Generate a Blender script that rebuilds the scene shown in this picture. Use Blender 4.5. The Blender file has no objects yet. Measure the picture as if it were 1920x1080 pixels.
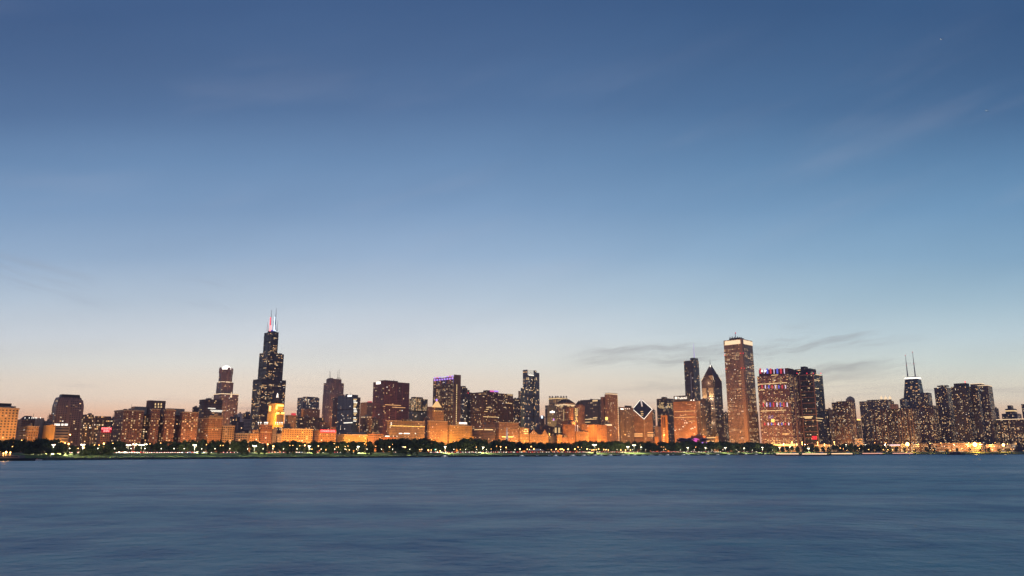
import bpy, bmesh, math, random
from mathutils import Vector, Matrix
random.seed(7)
R = math.radians
SC = bpy.context.scene
COL = SC.collection

# ------------------------------------------------------------------ camera
FPX, EYE, HORIZ = 1400.0, 8.5, 846.0          # focal length in photo pixels, eye height, horizon row
PITCH = math.atan((HORIZ - 540) / FPX)
CP, SP = math.cos(PITCH), math.sin(PITCH)
cam = bpy.data.objects.new("camera", bpy.data.cameras.new("camera"))
COL.objects.link(cam)
cam.data.sensor_width = 36
cam.data.lens = FPX / 1920 * 36
cam.data.clip_start = 0.5
cam.data.clip_end = 60000
cam.location = (0, 0, EYE)
cam.rotation_euler = (math.pi / 2 + PITCH, 0, 0)
SC.camera = cam
SC.view_settings.view_transform = 'Standard'
SC.view_settings.look = 'None'
SC.view_settings.exposure = 0
SC.view_settings.gamma = 1
SC.render.engine = 'CYCLES'
SC.cycles.max_bounces = 4
SC.cycles.diffuse_bounces = 2
SC.cycles.glossy_bounces = 3
SC.cycles.transparent_max_bounces = 4
SC.cycles.sample_clamp_indirect = 4


def s2l(c):
    return tuple(((v / 255) / 12.92 if v / 255 <= .04045 else ((v / 255 + .055) / 1.055) ** 2.4) for v in c)


# ------------------------------------------------------------------ node helpers
class NT:
    def __init__(self, tree):
        self.t = tree

    def n(self, typ, **kw):
        nd = self.t.nodes.new(typ)
        for k, v in kw.items():
            setattr(nd, k, v)
        return nd

    def put(self, sock, v):
        if isinstance(v, bpy.types.NodeSocket):
            self.t.links.new(v, sock)
        elif v is not None:
            if hasattr(sock.default_value, '__len__') and len(sock.default_value) == 4 and len(v) == 3:
                v = (*v, 1)
            sock.default_value = v

    def m(self, op, a, b=None, c=None, clamp=False):
        nd = self.n('ShaderNodeMath', operation=op, use_clamp=clamp)
        for i, v in enumerate((a, b, c)):
            if v is not None:
                self.put(nd.inputs[i], v)
        return nd.outputs[0]

    def mix(self, f, a, b, blend='MIX'):
        nd = self.n('ShaderNodeMix', data_type='RGBA', blend_type=blend)
        self.put(nd.inputs[0], f)
        self.put(nd.inputs[6], a)
        self.put(nd.inputs[7], b)
        return nd.outputs[2]

    def rng(self, v, a, b, lo=0.0, hi=1.0, smooth=True):
        nd = self.n('ShaderNodeMapRange', interpolation_type='SMOOTHSTEP' if smooth else 'LINEAR')
        for i, x in enumerate((v, a, b, lo, hi)):
            self.put(nd.inputs[i], x)
        return nd.outputs[0]

    def vec(self, x, y, z=0.0):
        nd = self.n('ShaderNodeCombineXYZ')
        for i, v in enumerate((x, y, z)):
            self.put(nd.inputs[i], v)
        return nd.outputs[0]

    def noise(self, vec, scale=1.0, detail=4.0, rough=.5):
        nd = self.n('ShaderNodeTexNoise')
        self.put(nd.inputs['Vector'], vec)
        nd.inputs['Scale'].default_value = scale
        nd.inputs['Detail'].default_value = detail
        nd.inputs['Roughness'].default_value = rough
        return nd.outputs[0]

    def ramp(self, f, stops):
        nd = self.n('ShaderNodeValToRGB')
        self.put(nd.inputs[0], f)
        el = nd.color_ramp.elements
        while len(el) < len(stops):
            el.new(.5)
        for e, (p, c) in zip(el, stops):
            e.position = p
            e.color = (*c, 1)
        return nd.outputs[0]


# ------------------------------------------------------------------ sky (dusk, sun just below the horizon behind the city)
W_ = bpy.data.worlds.new("World")
SC.world = W_
W_.use_nodes = True
W_.node_tree.nodes.clear()
N = NT(W_.node_tree)
tc = N.n('ShaderNodeTexCoord').outputs['Generated']
sep = N.n('ShaderNodeSeparateXYZ')
N.put(sep.inputs[0], tc)
dx, dy, dz = sep.outputs
az = N.m('ARCTAN2', dx, dy)
el = N.m('ARCSINE', dz)


def elev(y):
    return PITCH + math.atan((540 - y) / FPX)


EMAX = math.pi / 2
west = [(846, (214, 158, 134)), (800, (230, 170, 138)), (775, (235, 191, 160)), (745, (236, 216, 196)), (715, (235, 221, 204)),
        (680, (226, 225, 218)), (630, (209, 216, 222)), (560, (182, 200, 218)), (480, (148, 175, 205)),
        (390, (124, 157, 195)), (300, (104, 139, 180)), (200, (82, 115, 158)), (100, (70, 101, 144)), (0, (60, 91, 135))]
wst = [(max(0, elev(y)) / EMAX, tuple(v * k * (1.13 if y >= 600 else 1.05 if y >= 480 else 1.0) for v, k in zip(s2l(c), (1, 1, 1) if y > 600 else (1.03, 1.015, 1.0)))) for y, c in west]
wst += [(R(50) / EMAX, s2l((50, 80, 124))), (1.0, s2l((46, 72, 116)))]
rowel = N.m('DIVIDE', el, N.m('MAXIMUM', N.m('COSINE', az), .76))
e01 = N.m('DIVIDE', rowel, EMAX, clamp=True)
cw = N.ramp(e01, wst)
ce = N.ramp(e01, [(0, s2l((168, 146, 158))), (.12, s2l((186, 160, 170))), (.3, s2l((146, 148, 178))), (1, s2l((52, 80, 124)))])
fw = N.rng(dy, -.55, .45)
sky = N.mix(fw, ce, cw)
# right hand side of the view is a little deeper and greener
rt = N.rng(az, R(-12), R(36))
rte = N.m('MULTIPLY', rt, N.rng(el, R(1), R(12), .45, 1))
sky = N.mix(rte, sky, (.77, .93, .94), 'MULTIPLY')
# soft cirrus, streaks rising to the right
th = R(14)
p = N.m('ADD', N.m('MULTIPLY', az, math.cos(th)), N.m('MULTIPLY', el, math.sin(th)))
q = N.m('SUBTRACT', N.m('MULTIPLY', el, math.cos(th)), N.m('MULTIPLY', az, math.sin(th)))
n1 = N.noise(N.vec(N.m('MULTIPLY', p, 1.6), N.m('MULTIPLY', q, 6)), 1, 3)
sky = N.mix(1.0, sky, N.ramp(N.rng(n1, .25, .75), [(0, (.93, .94, .95)), (1, (1.06, 1.055, 1.045))]), 'MULTIPLY')
n2 = N.noise(N.vec(N.m('MULTIPLY', p, 2.6), N.m('MULTIPLY', q, 13)), 1, 4, .5)
cir = N.m('MULTIPLY', N.rng(n2, .5, .78), N.m('MULTIPLY', N.rng(el, R(8), R(13)), N.rng(el, R(33), R(20))))
sky = N.mix(N.m('MULTIPLY', cir, .11), sky, s2l((196, 192, 205)))
# thin dark wisps low over the roofs
th2 = R(5)
p2 = N.m('ADD', N.m('MULTIPLY', az, math.cos(th2)), N.m('MULTIPLY', el, math.sin(th2)))
q2 = N.m('SUBTRACT', N.m('MULTIPLY', el, math.cos(th2)), N.m('MULTIPLY', az, math.sin(th2)))
wv = N.m('MULTIPLY', N.m('SUBTRACT', N.noise(N.vec(N.m('MULTIPLY', az, 9), 0.0, 1.7), 1, 2), .5), .035)
q2 = N.m('ADD', q2, wv)
n3 = N.noise(N.vec(N.m('MULTIPLY', p2, 5.0), N.m('MULTIPLY', q2, 46), 3.3), 1, 5, .62)
m3 = N.m('MULTIPLY', N.rng(n3, .47, .72), N.m('MULTIPLY', N.rng(el, R(3.6), R(6)), N.rng(el, R(9.5), R(7.4))))
m3 = N.m('MULTIPLY', m3, N.m('MULTIPLY', N.rng(az, R(2), R(10)), N.rng(az, R(33), R(24))))
sky = N.mix(N.m('MULTIPLY', m3, .62), sky, s2l((150, 150, 152)))
n4 = N.noise(N.vec(N.m('MULTIPLY', az, 5), N.m('MULTIPLY', el, 70)), 1, 4, .6)
m4 = N.m('MULTIPLY', N.rng(n4, .5, .72), N.m('MULTIPLY', N.rng(el, R(1.8), R(3)), N.rng(el, R(5), R(4))))
sky = N.mix(N.m('MULTIPLY', m4, .38), sky, s2l((160, 150, 152)))
n5 = N.noise(N.vec(N.m('MULTIPLY', N.m('ADD', az, .2), 4), N.m('MULTIPLY', N.m('ADD', el, N.m('MULTIPLY', az, .2)), 40)), 1, 4, .6)
m5 = N.m('MULTIPLY', N.rng(n5, .5, .72), N.m('MULTIPLY', N.rng(el, R(9), R(10.5)), N.rng(el, R(13), R(11.5))))
m5 = N.m('MULTIPLY', m5, N.rng(az, R(-17), R(-24)))
sky = N.mix(N.m('MULTIPLY', m5, .4), sky, s2l((152, 164, 184)))
below = N.rng(dz, -.02, 0)
sky = N.mix(below, s2l((52, 70, 98)), sky)
nish = N.n('ShaderNodeTexSky', sky_type='NISHITA')
nish.sun_disc = False
nish.sun_elevation = R(-2.0)
nish.sun_rotation = R(-8)
nish.air_density = 1.0
nish.dust_density = 1.5
nishs = N.mix(1.0, nish.outputs[0], (.06, .06, .06), 'MULTIPLY')
sky = N.mix(1.0, sky, nishs, 'ADD')
bg = N.n('ShaderNodeBackground')
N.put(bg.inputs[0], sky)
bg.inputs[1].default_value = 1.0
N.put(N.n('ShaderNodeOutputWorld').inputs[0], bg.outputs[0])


# ------------------------------------------------------------------ materials
def pmat(name, col, rough=.7, metal=0.0, emit=None, es=0.0, noise=0.0, nscale=.1, spec=.4):
    m = bpy.data.materials.new(name)
    m.use_nodes = True
    nt = NT(m.node_tree)
    b = m.node_tree.nodes['Principled BSDF']
    b.inputs['Base Color'].default_value = (*col, 1)
    b.inputs['Roughness'].default_value = rough
    b.inputs['Metallic'].default_value = metal
    b.inputs['Specular IOR Level'].default_value = spec
    if noise:
        tcn = nt.n('ShaderNodeTexCoord').outputs['Object']
        f = nt.rng(nt.noise(tcn, nscale, 4), .3, .7, 1 - noise, 1 + noise)
        cx = nt.n('ShaderNodeCombineColor')
        for i in range(3):
            nt.put(cx.inputs[i], nt.m('MULTIPLY', f, col[i]))
        nt.put(b.inputs['Base Color'], cx.outputs[0])
    if emit:
        b.inputs['Emission Color'].default_value = (*emit, 1)
        b.inputs['Emission Strength'].default_value = es
        m.cycles.emission_sampling = 'NONE'
    return m


WARM, YEL, COOL = (1, .62, .25), (1, .8, .45), (1, .93, .8)
E = {
    'warm': pmat('lit window amber', (.3, .25, .2), .4, emit=(1, .50, .17), es=.95),
    'yellow': pmat('lit window yellow', (.3, .28, .2), .4, emit=(1, .66, .29), es=1.0),
    'white': pmat('lit window white', (.3, .3, .3), .4, emit=(1, .93, .78), es=1.4),
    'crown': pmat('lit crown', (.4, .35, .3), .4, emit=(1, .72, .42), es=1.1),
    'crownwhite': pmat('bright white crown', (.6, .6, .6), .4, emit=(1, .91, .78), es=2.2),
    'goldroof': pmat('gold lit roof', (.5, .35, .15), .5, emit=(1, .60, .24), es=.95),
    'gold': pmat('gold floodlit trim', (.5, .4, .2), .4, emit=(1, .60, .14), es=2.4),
    'red': pmat('red neon', (.4, .02, .02), .4, emit=(1, .03, .05), es=2.6),
    'redwhite': pmat('pinkish red neon', (.5, .1, .1), .4, emit=(1, .16, .16), es=4.0),
    'blue': pmat('blue light bar', (.02, .03, .3), .4, emit=(.16, .20, 1), es=.62),
    'barred': pmat('red light bar', (.3, .02, .03), .4, emit=(.9, .06, .10), es=.62),
    'barwhite': pmat('violet white light bar', (.4, .4, .5), .4, emit=(.80, .72, 1), es=.85),
    'purple': pmat('purple light', (.2, .1, .4), .4, emit=(.50, .28, 1), es=1.1),
    'pink': pmat('pink light', (.4, .1, .3), .4, emit=(.95, .14, .55), es=.8),
    'icy': pmat('blue white light', (.5, .6, .8), .4, emit=(.62, .78, 1), es=2.0),
    'lampw': pmat('white lamp glass', (.8, .8, .8), .4, emit=(1, .88, .6), es=13),
    'lampo': pmat('sodium lamp glass', (.8, .6, .4), .4, emit=(1, .46, .12), es=12),
    'lampb': pmat('glare sized sodium lamp glass', (.8, .6, .4), .4, emit=(1, .48, .10), es=30),
    'tail': pmat('tail light', (.4, .02, .02), .4, emit=(1, .03, .04), es=5),
    'head': pmat('headlight', (.8, .8, .7), .4, emit=(1, .88, .66), es=10),
    'green': pmat('green signal', (.1, .5, .4), .4, emit=(.1, 1, .6), es=6),
}
ROOF = pmat('roof gravel', (.045, .04, .045), .9, noise=.3, nscale=.2)
DARKMETAL = pmat('dark painted steel', (.03, .03, .035), .5, .6)
STEEL = pmat('grey steel', (.3, .3, .32), .4, .8)
POLE = pmat('galvanised pole', (.08, .08, .08), .6, .2)
STONE = pmat('pale stone trim', (.40, .30, .21), .8, noise=.15, nscale=.3)
BRICKTRIM = pmat('brick trim', (.25, .12, .075), .85, noise=.2, nscale=.3)
CONC = pmat('weathered concrete', (.24, .22, .2), .85, noise=.25, nscale=.25)
GLASSD = pmat('dark glass', (.02, .028, .045), .12, spec=.5)


def facade_group():
    g = bpy.data.node_groups.new('facade', 'ShaderNodeTree')
    I = g.interface
    for nm, ty, dv in [('Wall', 'Color', (.3, .2, .1, 1)), ('Glass', 'Color', (.02, .03, .05, 1)), ('W', 'Float', 3.5), ('H', 'Float', 3.6),
                       ('ww', 'Float', .5), ('wh', 'Float', .5), ('Lit', 'Float', .1), ('Zone', 'Float', .05), ('Strength', 'Float', 2.0),
                       ('Seed', 'Float', 0.0), ('GlassRough', 'Float', .2), ('Cool', 'Float', .3), ('Span', 'Float', 6.0), ('Bay', 'Float', 6.0), ('Mech', 'Float', 17.0)]:
        s = I.new_socket(nm, in_out='INPUT', socket_type='NodeSocket' + ty)
        s.default_value = dv
    I.new_socket('BSDF', in_out='OUTPUT', socket_type='NodeSocketShader')
    n = NT(g)
    gi = n.n('NodeGroupInput').outputs
    go = n.n('NodeGroupOutput')
    uv = n.n('ShaderNodeTexCoord').outputs['UV']
    s = n.n('ShaderNodeSeparateXYZ')
    n.put(s.inputs[0], uv)
    cu = n.m('DIVIDE', s.outputs[0], gi['W'])
    cv = n.m('DIVIDE', s.outputs[1], gi['H'])
    iu, iv = n.m('FLOOR', cu), n.m('FLOOR', cv)
    fu, fv = n.m('FRACT', cu), n.m('FRACT', cv)
    mu = n.m('LESS_THAN', n.m('ABSOLUTE', n.m('SUBTRACT', fu, .5)), n.m('MULTIPLY', gi['ww'], .5))
    mv = n.m('LESS_THAN', n.m('ABSOLUTE', n.m('SUBTRACT', fv, .5)), n.m('MULTIPLY', gi['wh'], .5))
    pier = n.m('LESS_THAN', n.m('FLOORED_MODULO', n.m('ADD', iu, 1.0), gi['Bay']), .5)
    mech = n.m('LESS_THAN', n.m('FLOORED_MODULO', n.m('ADD', iv, 6.0), gi['Mech']), .5)
    solid = n.m('MAXIMUM', pier, mech)
    mask = n.m('MULTIPLY', n.m('MULTIPLY', mu, mv), n.m('SUBTRACT', 1.0, solid))

    def white(x, y, z):
        w = n.n('ShaderNodeTexWhiteNoise', noise_dimensions='3D')
        n.put(w.inputs['Vector'], n.vec(x, y, z))
        return w.outputs
    w1 = white(iu, iv, gi['Seed'])
    sc = n.n('ShaderNodeSeparateColor')
    n.put(sc.inputs[0], w1['Color'])
    w2 = white(n.m('FLOOR', n.m('DIVIDE', n.m('ADD', iu, n.m('MULTIPLY', iv, 2.37)), gi['Span'])), iv, n.m('ADD', gi['Seed'], 11.3))['Value']
    w3 = white(iv, 3.1, n.m('ADD', gi['Seed'], 5.7))['Value']
    cl = n.noise(n.vec(n.m('MULTIPLY', iu, .13), n.m('MULTIPLY', iv, .13), gi['Seed']), 1, 2)
    cl = n.m('POWER', n.m('MULTIPLY', cl, 2), 2.5)
    a = n.m('LESS_THAN', sc.outputs[0], n.m('MULTIPLY', n.m('MULTIPLY', gi['Lit'], 1.5), cl))
    zt = n.m('MULTIPLY', n.m('MULTIPLY', gi['Zone'], cl), n.rng(w3, 0, 1, .1, 1.9))
    b = n.m('MULTIPLY', n.m('LESS_THAN', w2, zt), n.m('LESS_THAN', sc.outputs[1], .85))
    lit = n.m('MAXIMUM', a, b)
    es = n.m('MULTIPLY', n.m('MULTIPLY', lit, mask), n.m('MULTIPLY', n.m('MULTIPLY', gi['Strength'], .44), n.m('ADD', .2, n.m('MULTIPLY', n.m('POWER', sc.outputs[2], 2), 1.5))))
    w4 = white(iu, iv, n.m('ADD', gi['Seed'], 31.9))['Value']
    ec = n.mix(n.m('MULTIPLY', gi['Cool'], w4), n.mix(w4, (1, .46, .14), (1, .70, .32)), (1, .93, .78))
    dirt = n.rng(n.noise(uv, .035, 5, .6), .3, .7, .78, 1.15)
    sill = n.rng(n.noise(n.vec(n.m('MULTIPLY', s.outputs[0], .35), n.m('MULTIPLY', s.outputs[1], .03)), 1, 3), .3, .7, .9, 1.08)
    wl = n.mix(1.0, gi['Wall'], n.vec(n.m('MULTIPLY', dirt, sill), n.m('MULTIPLY', dirt, sill), n.m('MULTIPLY', dirt, sill)), 'MULTIPLY')
    wl = n.mix(n.m('MULTIPLY', mech, .35), wl, (.02, .018, .02))
    gl = n.mix(n.m('MULTIPLY', w4, .6), gi['Glass'], n.mix(1.0, gi['Glass'], (2.2, 2.0, 1.8), 'MULTIPLY'))
    pb = n.n('ShaderNodeBsdfPrincipled')
    n.put(pb.inputs['Base Color'], n.mix(mask, wl, gl))
    n.put(pb.inputs['Roughness'], n.mix(mask, (.8, .8, .8), n.vec(gi['GlassRough'], gi['GlassRough'], gi['GlassRough'])))
    n.put(pb.inputs['Specular IOR Level'], .35)
    n.put(pb.inputs['Emission Color'], ec)
    n.put(pb.inputs['Emission Strength'], es)
    n.put(go.inputs[0], pb.outputs[0])
    return g


FG = facade_group()
PRE = {  # wall, glass, W, H, ww, wh, lit, zone, strength, glass roughness, cool, span
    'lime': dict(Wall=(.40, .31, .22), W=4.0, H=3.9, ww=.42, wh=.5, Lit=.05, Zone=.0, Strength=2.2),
    'brick': dict(Wall=(.27, .135, .085), W=3.8, H=3.7, ww=.42, wh=.5, Lit=.10, Zone=.0, Strength=2.2),
    'brown': dict(Wall=(.31, .205, .185), W=3.4, H=3.8, ww=.5, wh=.55, Lit=.10, Zone=.02, Strength=2.2),
    'darkbrown': dict(Wall=(.15, .085, .09), W=3.2, H=3.9, ww=.62, wh=.6, Lit=.07, Zone=.05, Strength=2.2),
    'dark': dict(Wall=(.075, .055, .065), W=3.2, H=3.8, ww=.7, wh=.6, Lit=.09, Zone=.05, Strength=2.2),
    'black': dict(Wall=(.014, .014, .018), W=4.6, H=4.0, ww=.78, wh=.62, Lit=.07, Zone=.16, Strength=1.8),
    'blue': dict(Wall=(.04, .065, .11), Glass=(.035, .065, .12), W=3.0, H=4.0, ww=.88, wh=.75, Lit=.04, Zone=.03, Strength=2.0, GlassRough=.15, Cool=.8),
    'grey': dict(Wall=(.2, .18, .18), W=3.4, H=3.6, ww=.5, wh=.5, Lit=.08, Zone=.02, Strength=2.2),
    'pale': dict(Wall=(.5, .48, .45), W=3.6, H=3.6, ww=.5, wh=.4, Lit=.03, Zone=.0),
    'ribbon': dict(Wall=(.30, .20, .14), W=5.0, H=4.0, ww=1.01, wh=.42, Lit=.03, Zone=.05, Strength=1.6, Span=3.0),
    'apt': dict(Wall=(.11, .075, .075), W=3.6, H=3.1, ww=.6, wh=.55, Lit=.055, Zone=.03, Strength=2.8, Span=2.0),
    'flat': dict(Wall=(.45, .31, .16), W=90.0, H=90.0, ww=.0, wh=.0, Lit=.0, Zone=.0),
}
_seed = [1]


def facade(pre, **kw):
    d = dict(PRE[pre])
    d.update(kw)
    if pre in ('ribbon', 'lime', 'pale') or d['W'] > 5.5:
        d.setdefault('Bay', 9999.0)
        d.setdefault('Mech', 9999.0)
    m = bpy.data.materials.new('facade ' + pre)
    m.use_nodes = True
    t = m.node_tree
    t.nodes.clear()
    g = t.nodes.new('ShaderNodeGroup')
    g.node_tree = FG
    _seed[0] += 1
    g.inputs['Seed'].default_value = _seed[0] * 3.17
    for k, v in d.items():
        g.inputs[k].default_value = (*v, 1) if isinstance(v, tuple) else v
    o = t.nodes.new('ShaderNodeOutputMaterial')
    t.links.new(g.outputs[0], o.inputs[0])
    m.cycles.emission_sampling = 'NONE'
    m['W'] = g.inputs['W'].default_value
    m['H'] = g.inputs['H'].default_value
    m['ww'] = g.inputs['ww'].default_value
    m['wh'] = g.inputs['wh'].default_value
    return m


# ------------------------------------------------------------------ geometry helpers
def P(x, y, d):
    """photo pixel at forward distance d -> world point"""
    ax, ay = (x - 960) / FPX, (540 - y) / FPX
    ry, rz = CP - ay * SP, SP + ay * CP
    return Vector((ax * d / ry, d, EYE + rz * d / ry))


def px_of(X, Y, Z):
    dep = Y * CP + (Z - EYE) * SP
    return 960 + FPX * X / dep


def obj(name, mesh, parent=None, loc=None):
    o = bpy.data.objects.new(name, mesh)
    COL.objects.link(o)
    if parent:
        o.parent = parent
    if loc is not None:
        o.location = loc
    return o


def mesh_of(name, verts, faces, mats, fm=None, uvs=None, smooth=False):
    me = bpy.data.meshes.new(name)
    me.from_pydata([tuple(v) for v in verts], [], faces)
    for m in mats:
        me.materials.append(m)
    if fm:
        me.polygons.foreach_set('material_index', fm)
    if uvs:
        l = me.uv_layers.new(name='UVMap')
        l.data.foreach_set('uv', [c for u in uvs for c in u])
    if smooth:
        me.polygons.foreach_set('use_smooth', [True] * len(faces))
    me.update()
    return me


def tag(o, label=None, cat=None, group=None, kind=None):
    if label:
        o['label'] = label
    if cat:
        o['category'] = cat
    if group:
        o['group'] = group
    if kind:
        o['kind'] = kind
    return o


def thing(name, label, cat, loc=(0, 0, 0), rz=0.0, group=None):
    o = bpy.data.objects.new(name, None)
    COL.objects.link(o)
    o.location = loc
    o.rotation_euler = (0, 0, rz)
    o.empty_display_size = .5
    return tag(o, label, cat, group)


def copy_tree(o, parent=None):
    c = o.copy()
    COL.objects.link(c)
    if parent:
        c.parent = parent
    for ch in [k for k in ALLCH.get(o.name, [])]:
        copy_tree(ch, c)
    return c


ALLCH = {}


def kids(o, *ch):
    ALLCH.setdefault(o.name, []).extend(ch)


def sub(child, parent):
    """makes a part a sub-part of another part without moving it"""
    child.parent = parent
    child.matrix_parent_inverse = parent.matrix_basis.inverted()
    return child


class MB:
    """collects boxes, tubes and lathes into one mesh"""
    def __init__(self):
        self.v, self.f, self.m = [], [], []

    def box(self, c, s, rz=0.0, mi=0, taper=1.0):
        b = len(self.v)
        ca, sa = math.cos(rz), math.sin(rz)
        for k, (i, j) in [(k, ij) for k in (-1, 1) for ij in ((-1, -1), (1, -1), (1, 1), (-1, 1))]:
            t = taper if k == 1 else 1
            x, y = i * s[0] / 2 * t, j * s[1] / 2 * t
            self.v.append((c[0] + x * ca - y * sa, c[1] + x * sa + y * ca, c[2] + k * s[2] / 2))
        for f in ((3, 2, 1, 0), (4, 5, 6, 7), (0, 1, 5, 4), (1, 2, 6, 5), (2, 3, 7, 6), (3, 0, 4, 7)):
            self.f.append(tuple(b + i for i in f))
            self.m.append(mi)
        return self

    def tube(self, a, b_, r0, r1=None, n=8, mi=0, cap=True):
        a, b_ = Vector(a), Vector(b_)
        r1 = r0 if r1 is None else r1
        z = (b_ - a).normalized()
        x = z.cross(Vector((0, 1, .13))).normalized()
        y = z.cross(x)
        s = len(self.v)
        for c, r in ((a, r0), (b_, r1)):
            for i in range(n):
                t = 2 * math.pi * i / n
                self.v.append(tuple(c + (x * math.cos(t) + y * math.sin(t)) * r))
        for i in range(n):
            j = (i + 1) % n
            self.f.append((s + i, s + j, s + n + j, s + n + i))
            self.m.append(mi)
        if cap:
            self.f.append(tuple(s + n + i for i in range(n)))
            self.f.append(tuple(s + n - 1 - i for i in range(n)))
            self.m += [mi, mi]
        return self

    def lathe(self, c, prof, n=16, mi=0):
        s = len(self.v)
        for r, z in prof:
            for i in range(n):
                t = 2 * math.pi * i / n
                self.v.append((c[0] + r * math.cos(t), c[1] + r * math.sin(t), c[2] + z))
        for k in range(len(prof) - 1):
            for i in range(n):
                j = (i + 1) % n
                self.f.append((s + k * n + i, s + k * n + j, s + (k + 1) * n + j, s + (k + 1) * n + i))
                self.m.append(mi)
        self.f.append(tuple(s + (len(prof) - 1) * n + i for i in range(n)))
        self.m.append(mi)
        return self

    def poly(self, pts, z0, z1, mi=0):
        s, n = len(self.v), len(pts)
        for z in (z0, z1):
            for x, y in pts:
                self.v.append((x, y, z))
        for i in range(n):
            j = (i + 1) % n
            self.f.append((s + i, s + j, s + n + j, s + n + i))
            self.m.append(mi)
        self.f.append(tuple(s + n + i for i in range(n)))
        self.f.append(tuple(s + n - 1 - i for i in range(n)))
        self.m += [mi, mi]
        return self

    def mesh(self, name, mats, smooth=False):
        return mesh_of(name, self.v, self.f, mats if isinstance(mats, (list, tuple)) else [mats], self.m, None, smooth)

    def build(self, name, mats, parent=None, loc=None, smooth=False):
        return obj(name, self.mesh(name, mats, smooth), parent, loc)


GW = Vector((-.719, .695))       # street grid: west and north on the ground plane
GN = Vector((.695, .719))
GE = -GW
SHORE = [(-597 + .695 * n, 577 + .719 * n) for n in range(-450, 1831, 60)] + [(780, 1928), (900, 1960), (1300, 2060), (2000, 2190), (3300, 2330)]
GROUND = 7.0
PROFILE = [(0, 1.7), (9, 1.8), (10, 2.5), (38, 6.0), (42, 6.3), (66, 6.3), (70, 6.6), (300, 7.0), (1e9, 7.0)]


def ratio(x):
    return (x - 960) / FPX * CP


def hit_line(r, pts):
    for (x0, y0), (x1, y1) in zip(pts[:-1], pts[1:]):
        a, b = x0 - r * y0, x1 - r * y1
        if a * b <= 0 and a != b:
            t = a / (a - b)
            y = y0 + (y1 - y0) * t
            if y > 0:
                return y
    return pts[-1][1]


def shore_d(x):
    return hit_line(ratio(x), SHORE)


MICH = [(-1042 + .695 * n, 1008 + .719 * n) for n in (-200, 4000)]


def sd(x):
    return hit_line(ratio(x), MICH)


def inland(X, Y):
    best = 1e9
    for (x0, y0), (x1, y1) in zip(SHORE[:-1], SHORE[1:]):
        ex, ey = x1 - x0, y1 - y0
        t = max(0, min(1, ((X - x0) * ex + (Y - y0) * ey) / (ex * ex + ey * ey)))
        best = min(best, math.hypot(X - x0 - t * ex, Y - y0 - t * ey))
    return best


def ground_z(X, Y):
    o = inland(X, Y)
    for (a, za), (b, zb) in zip(PROFILE[:-1], PROFILE[1:]):
        if a <= o <= b:
            return za + (zb - za) * (o - a) / (b - a)
    return 7.0


def spot(x, extra):
    """point on the land seen at photo column x, extra metres behind the waterline"""
    d = shore_d(x) + extra
    X = ratio(x) * d
    return Vector((X, d, ground_z(X, d)))


# ------------------------------------------------------------------ buildings
def auto_c(x0, x1):
    t = (x0 + x1 - 1920) / 2 / FPX
    return x0 + (x1 - x0) * max(.1, min(.9, (1 + t) / 2))


def foot(T, d):
    x0, xc, x1, y = T
    if xc is None:
        xc = auto_c(x0, x1)
    z = P(xc, y, d).z
    h = z - EYE
    k = d * CP + h * SP
    C = Vector(((xc - 960) / FPX * k, d))

    def ext(px, u):
        a = (px - 960) / FPX
        return max(.8, (a * k - C.x) / (u.x - a * u.y * CP))
    return C, ext(x0, GW), ext(x1, GN), z


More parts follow.
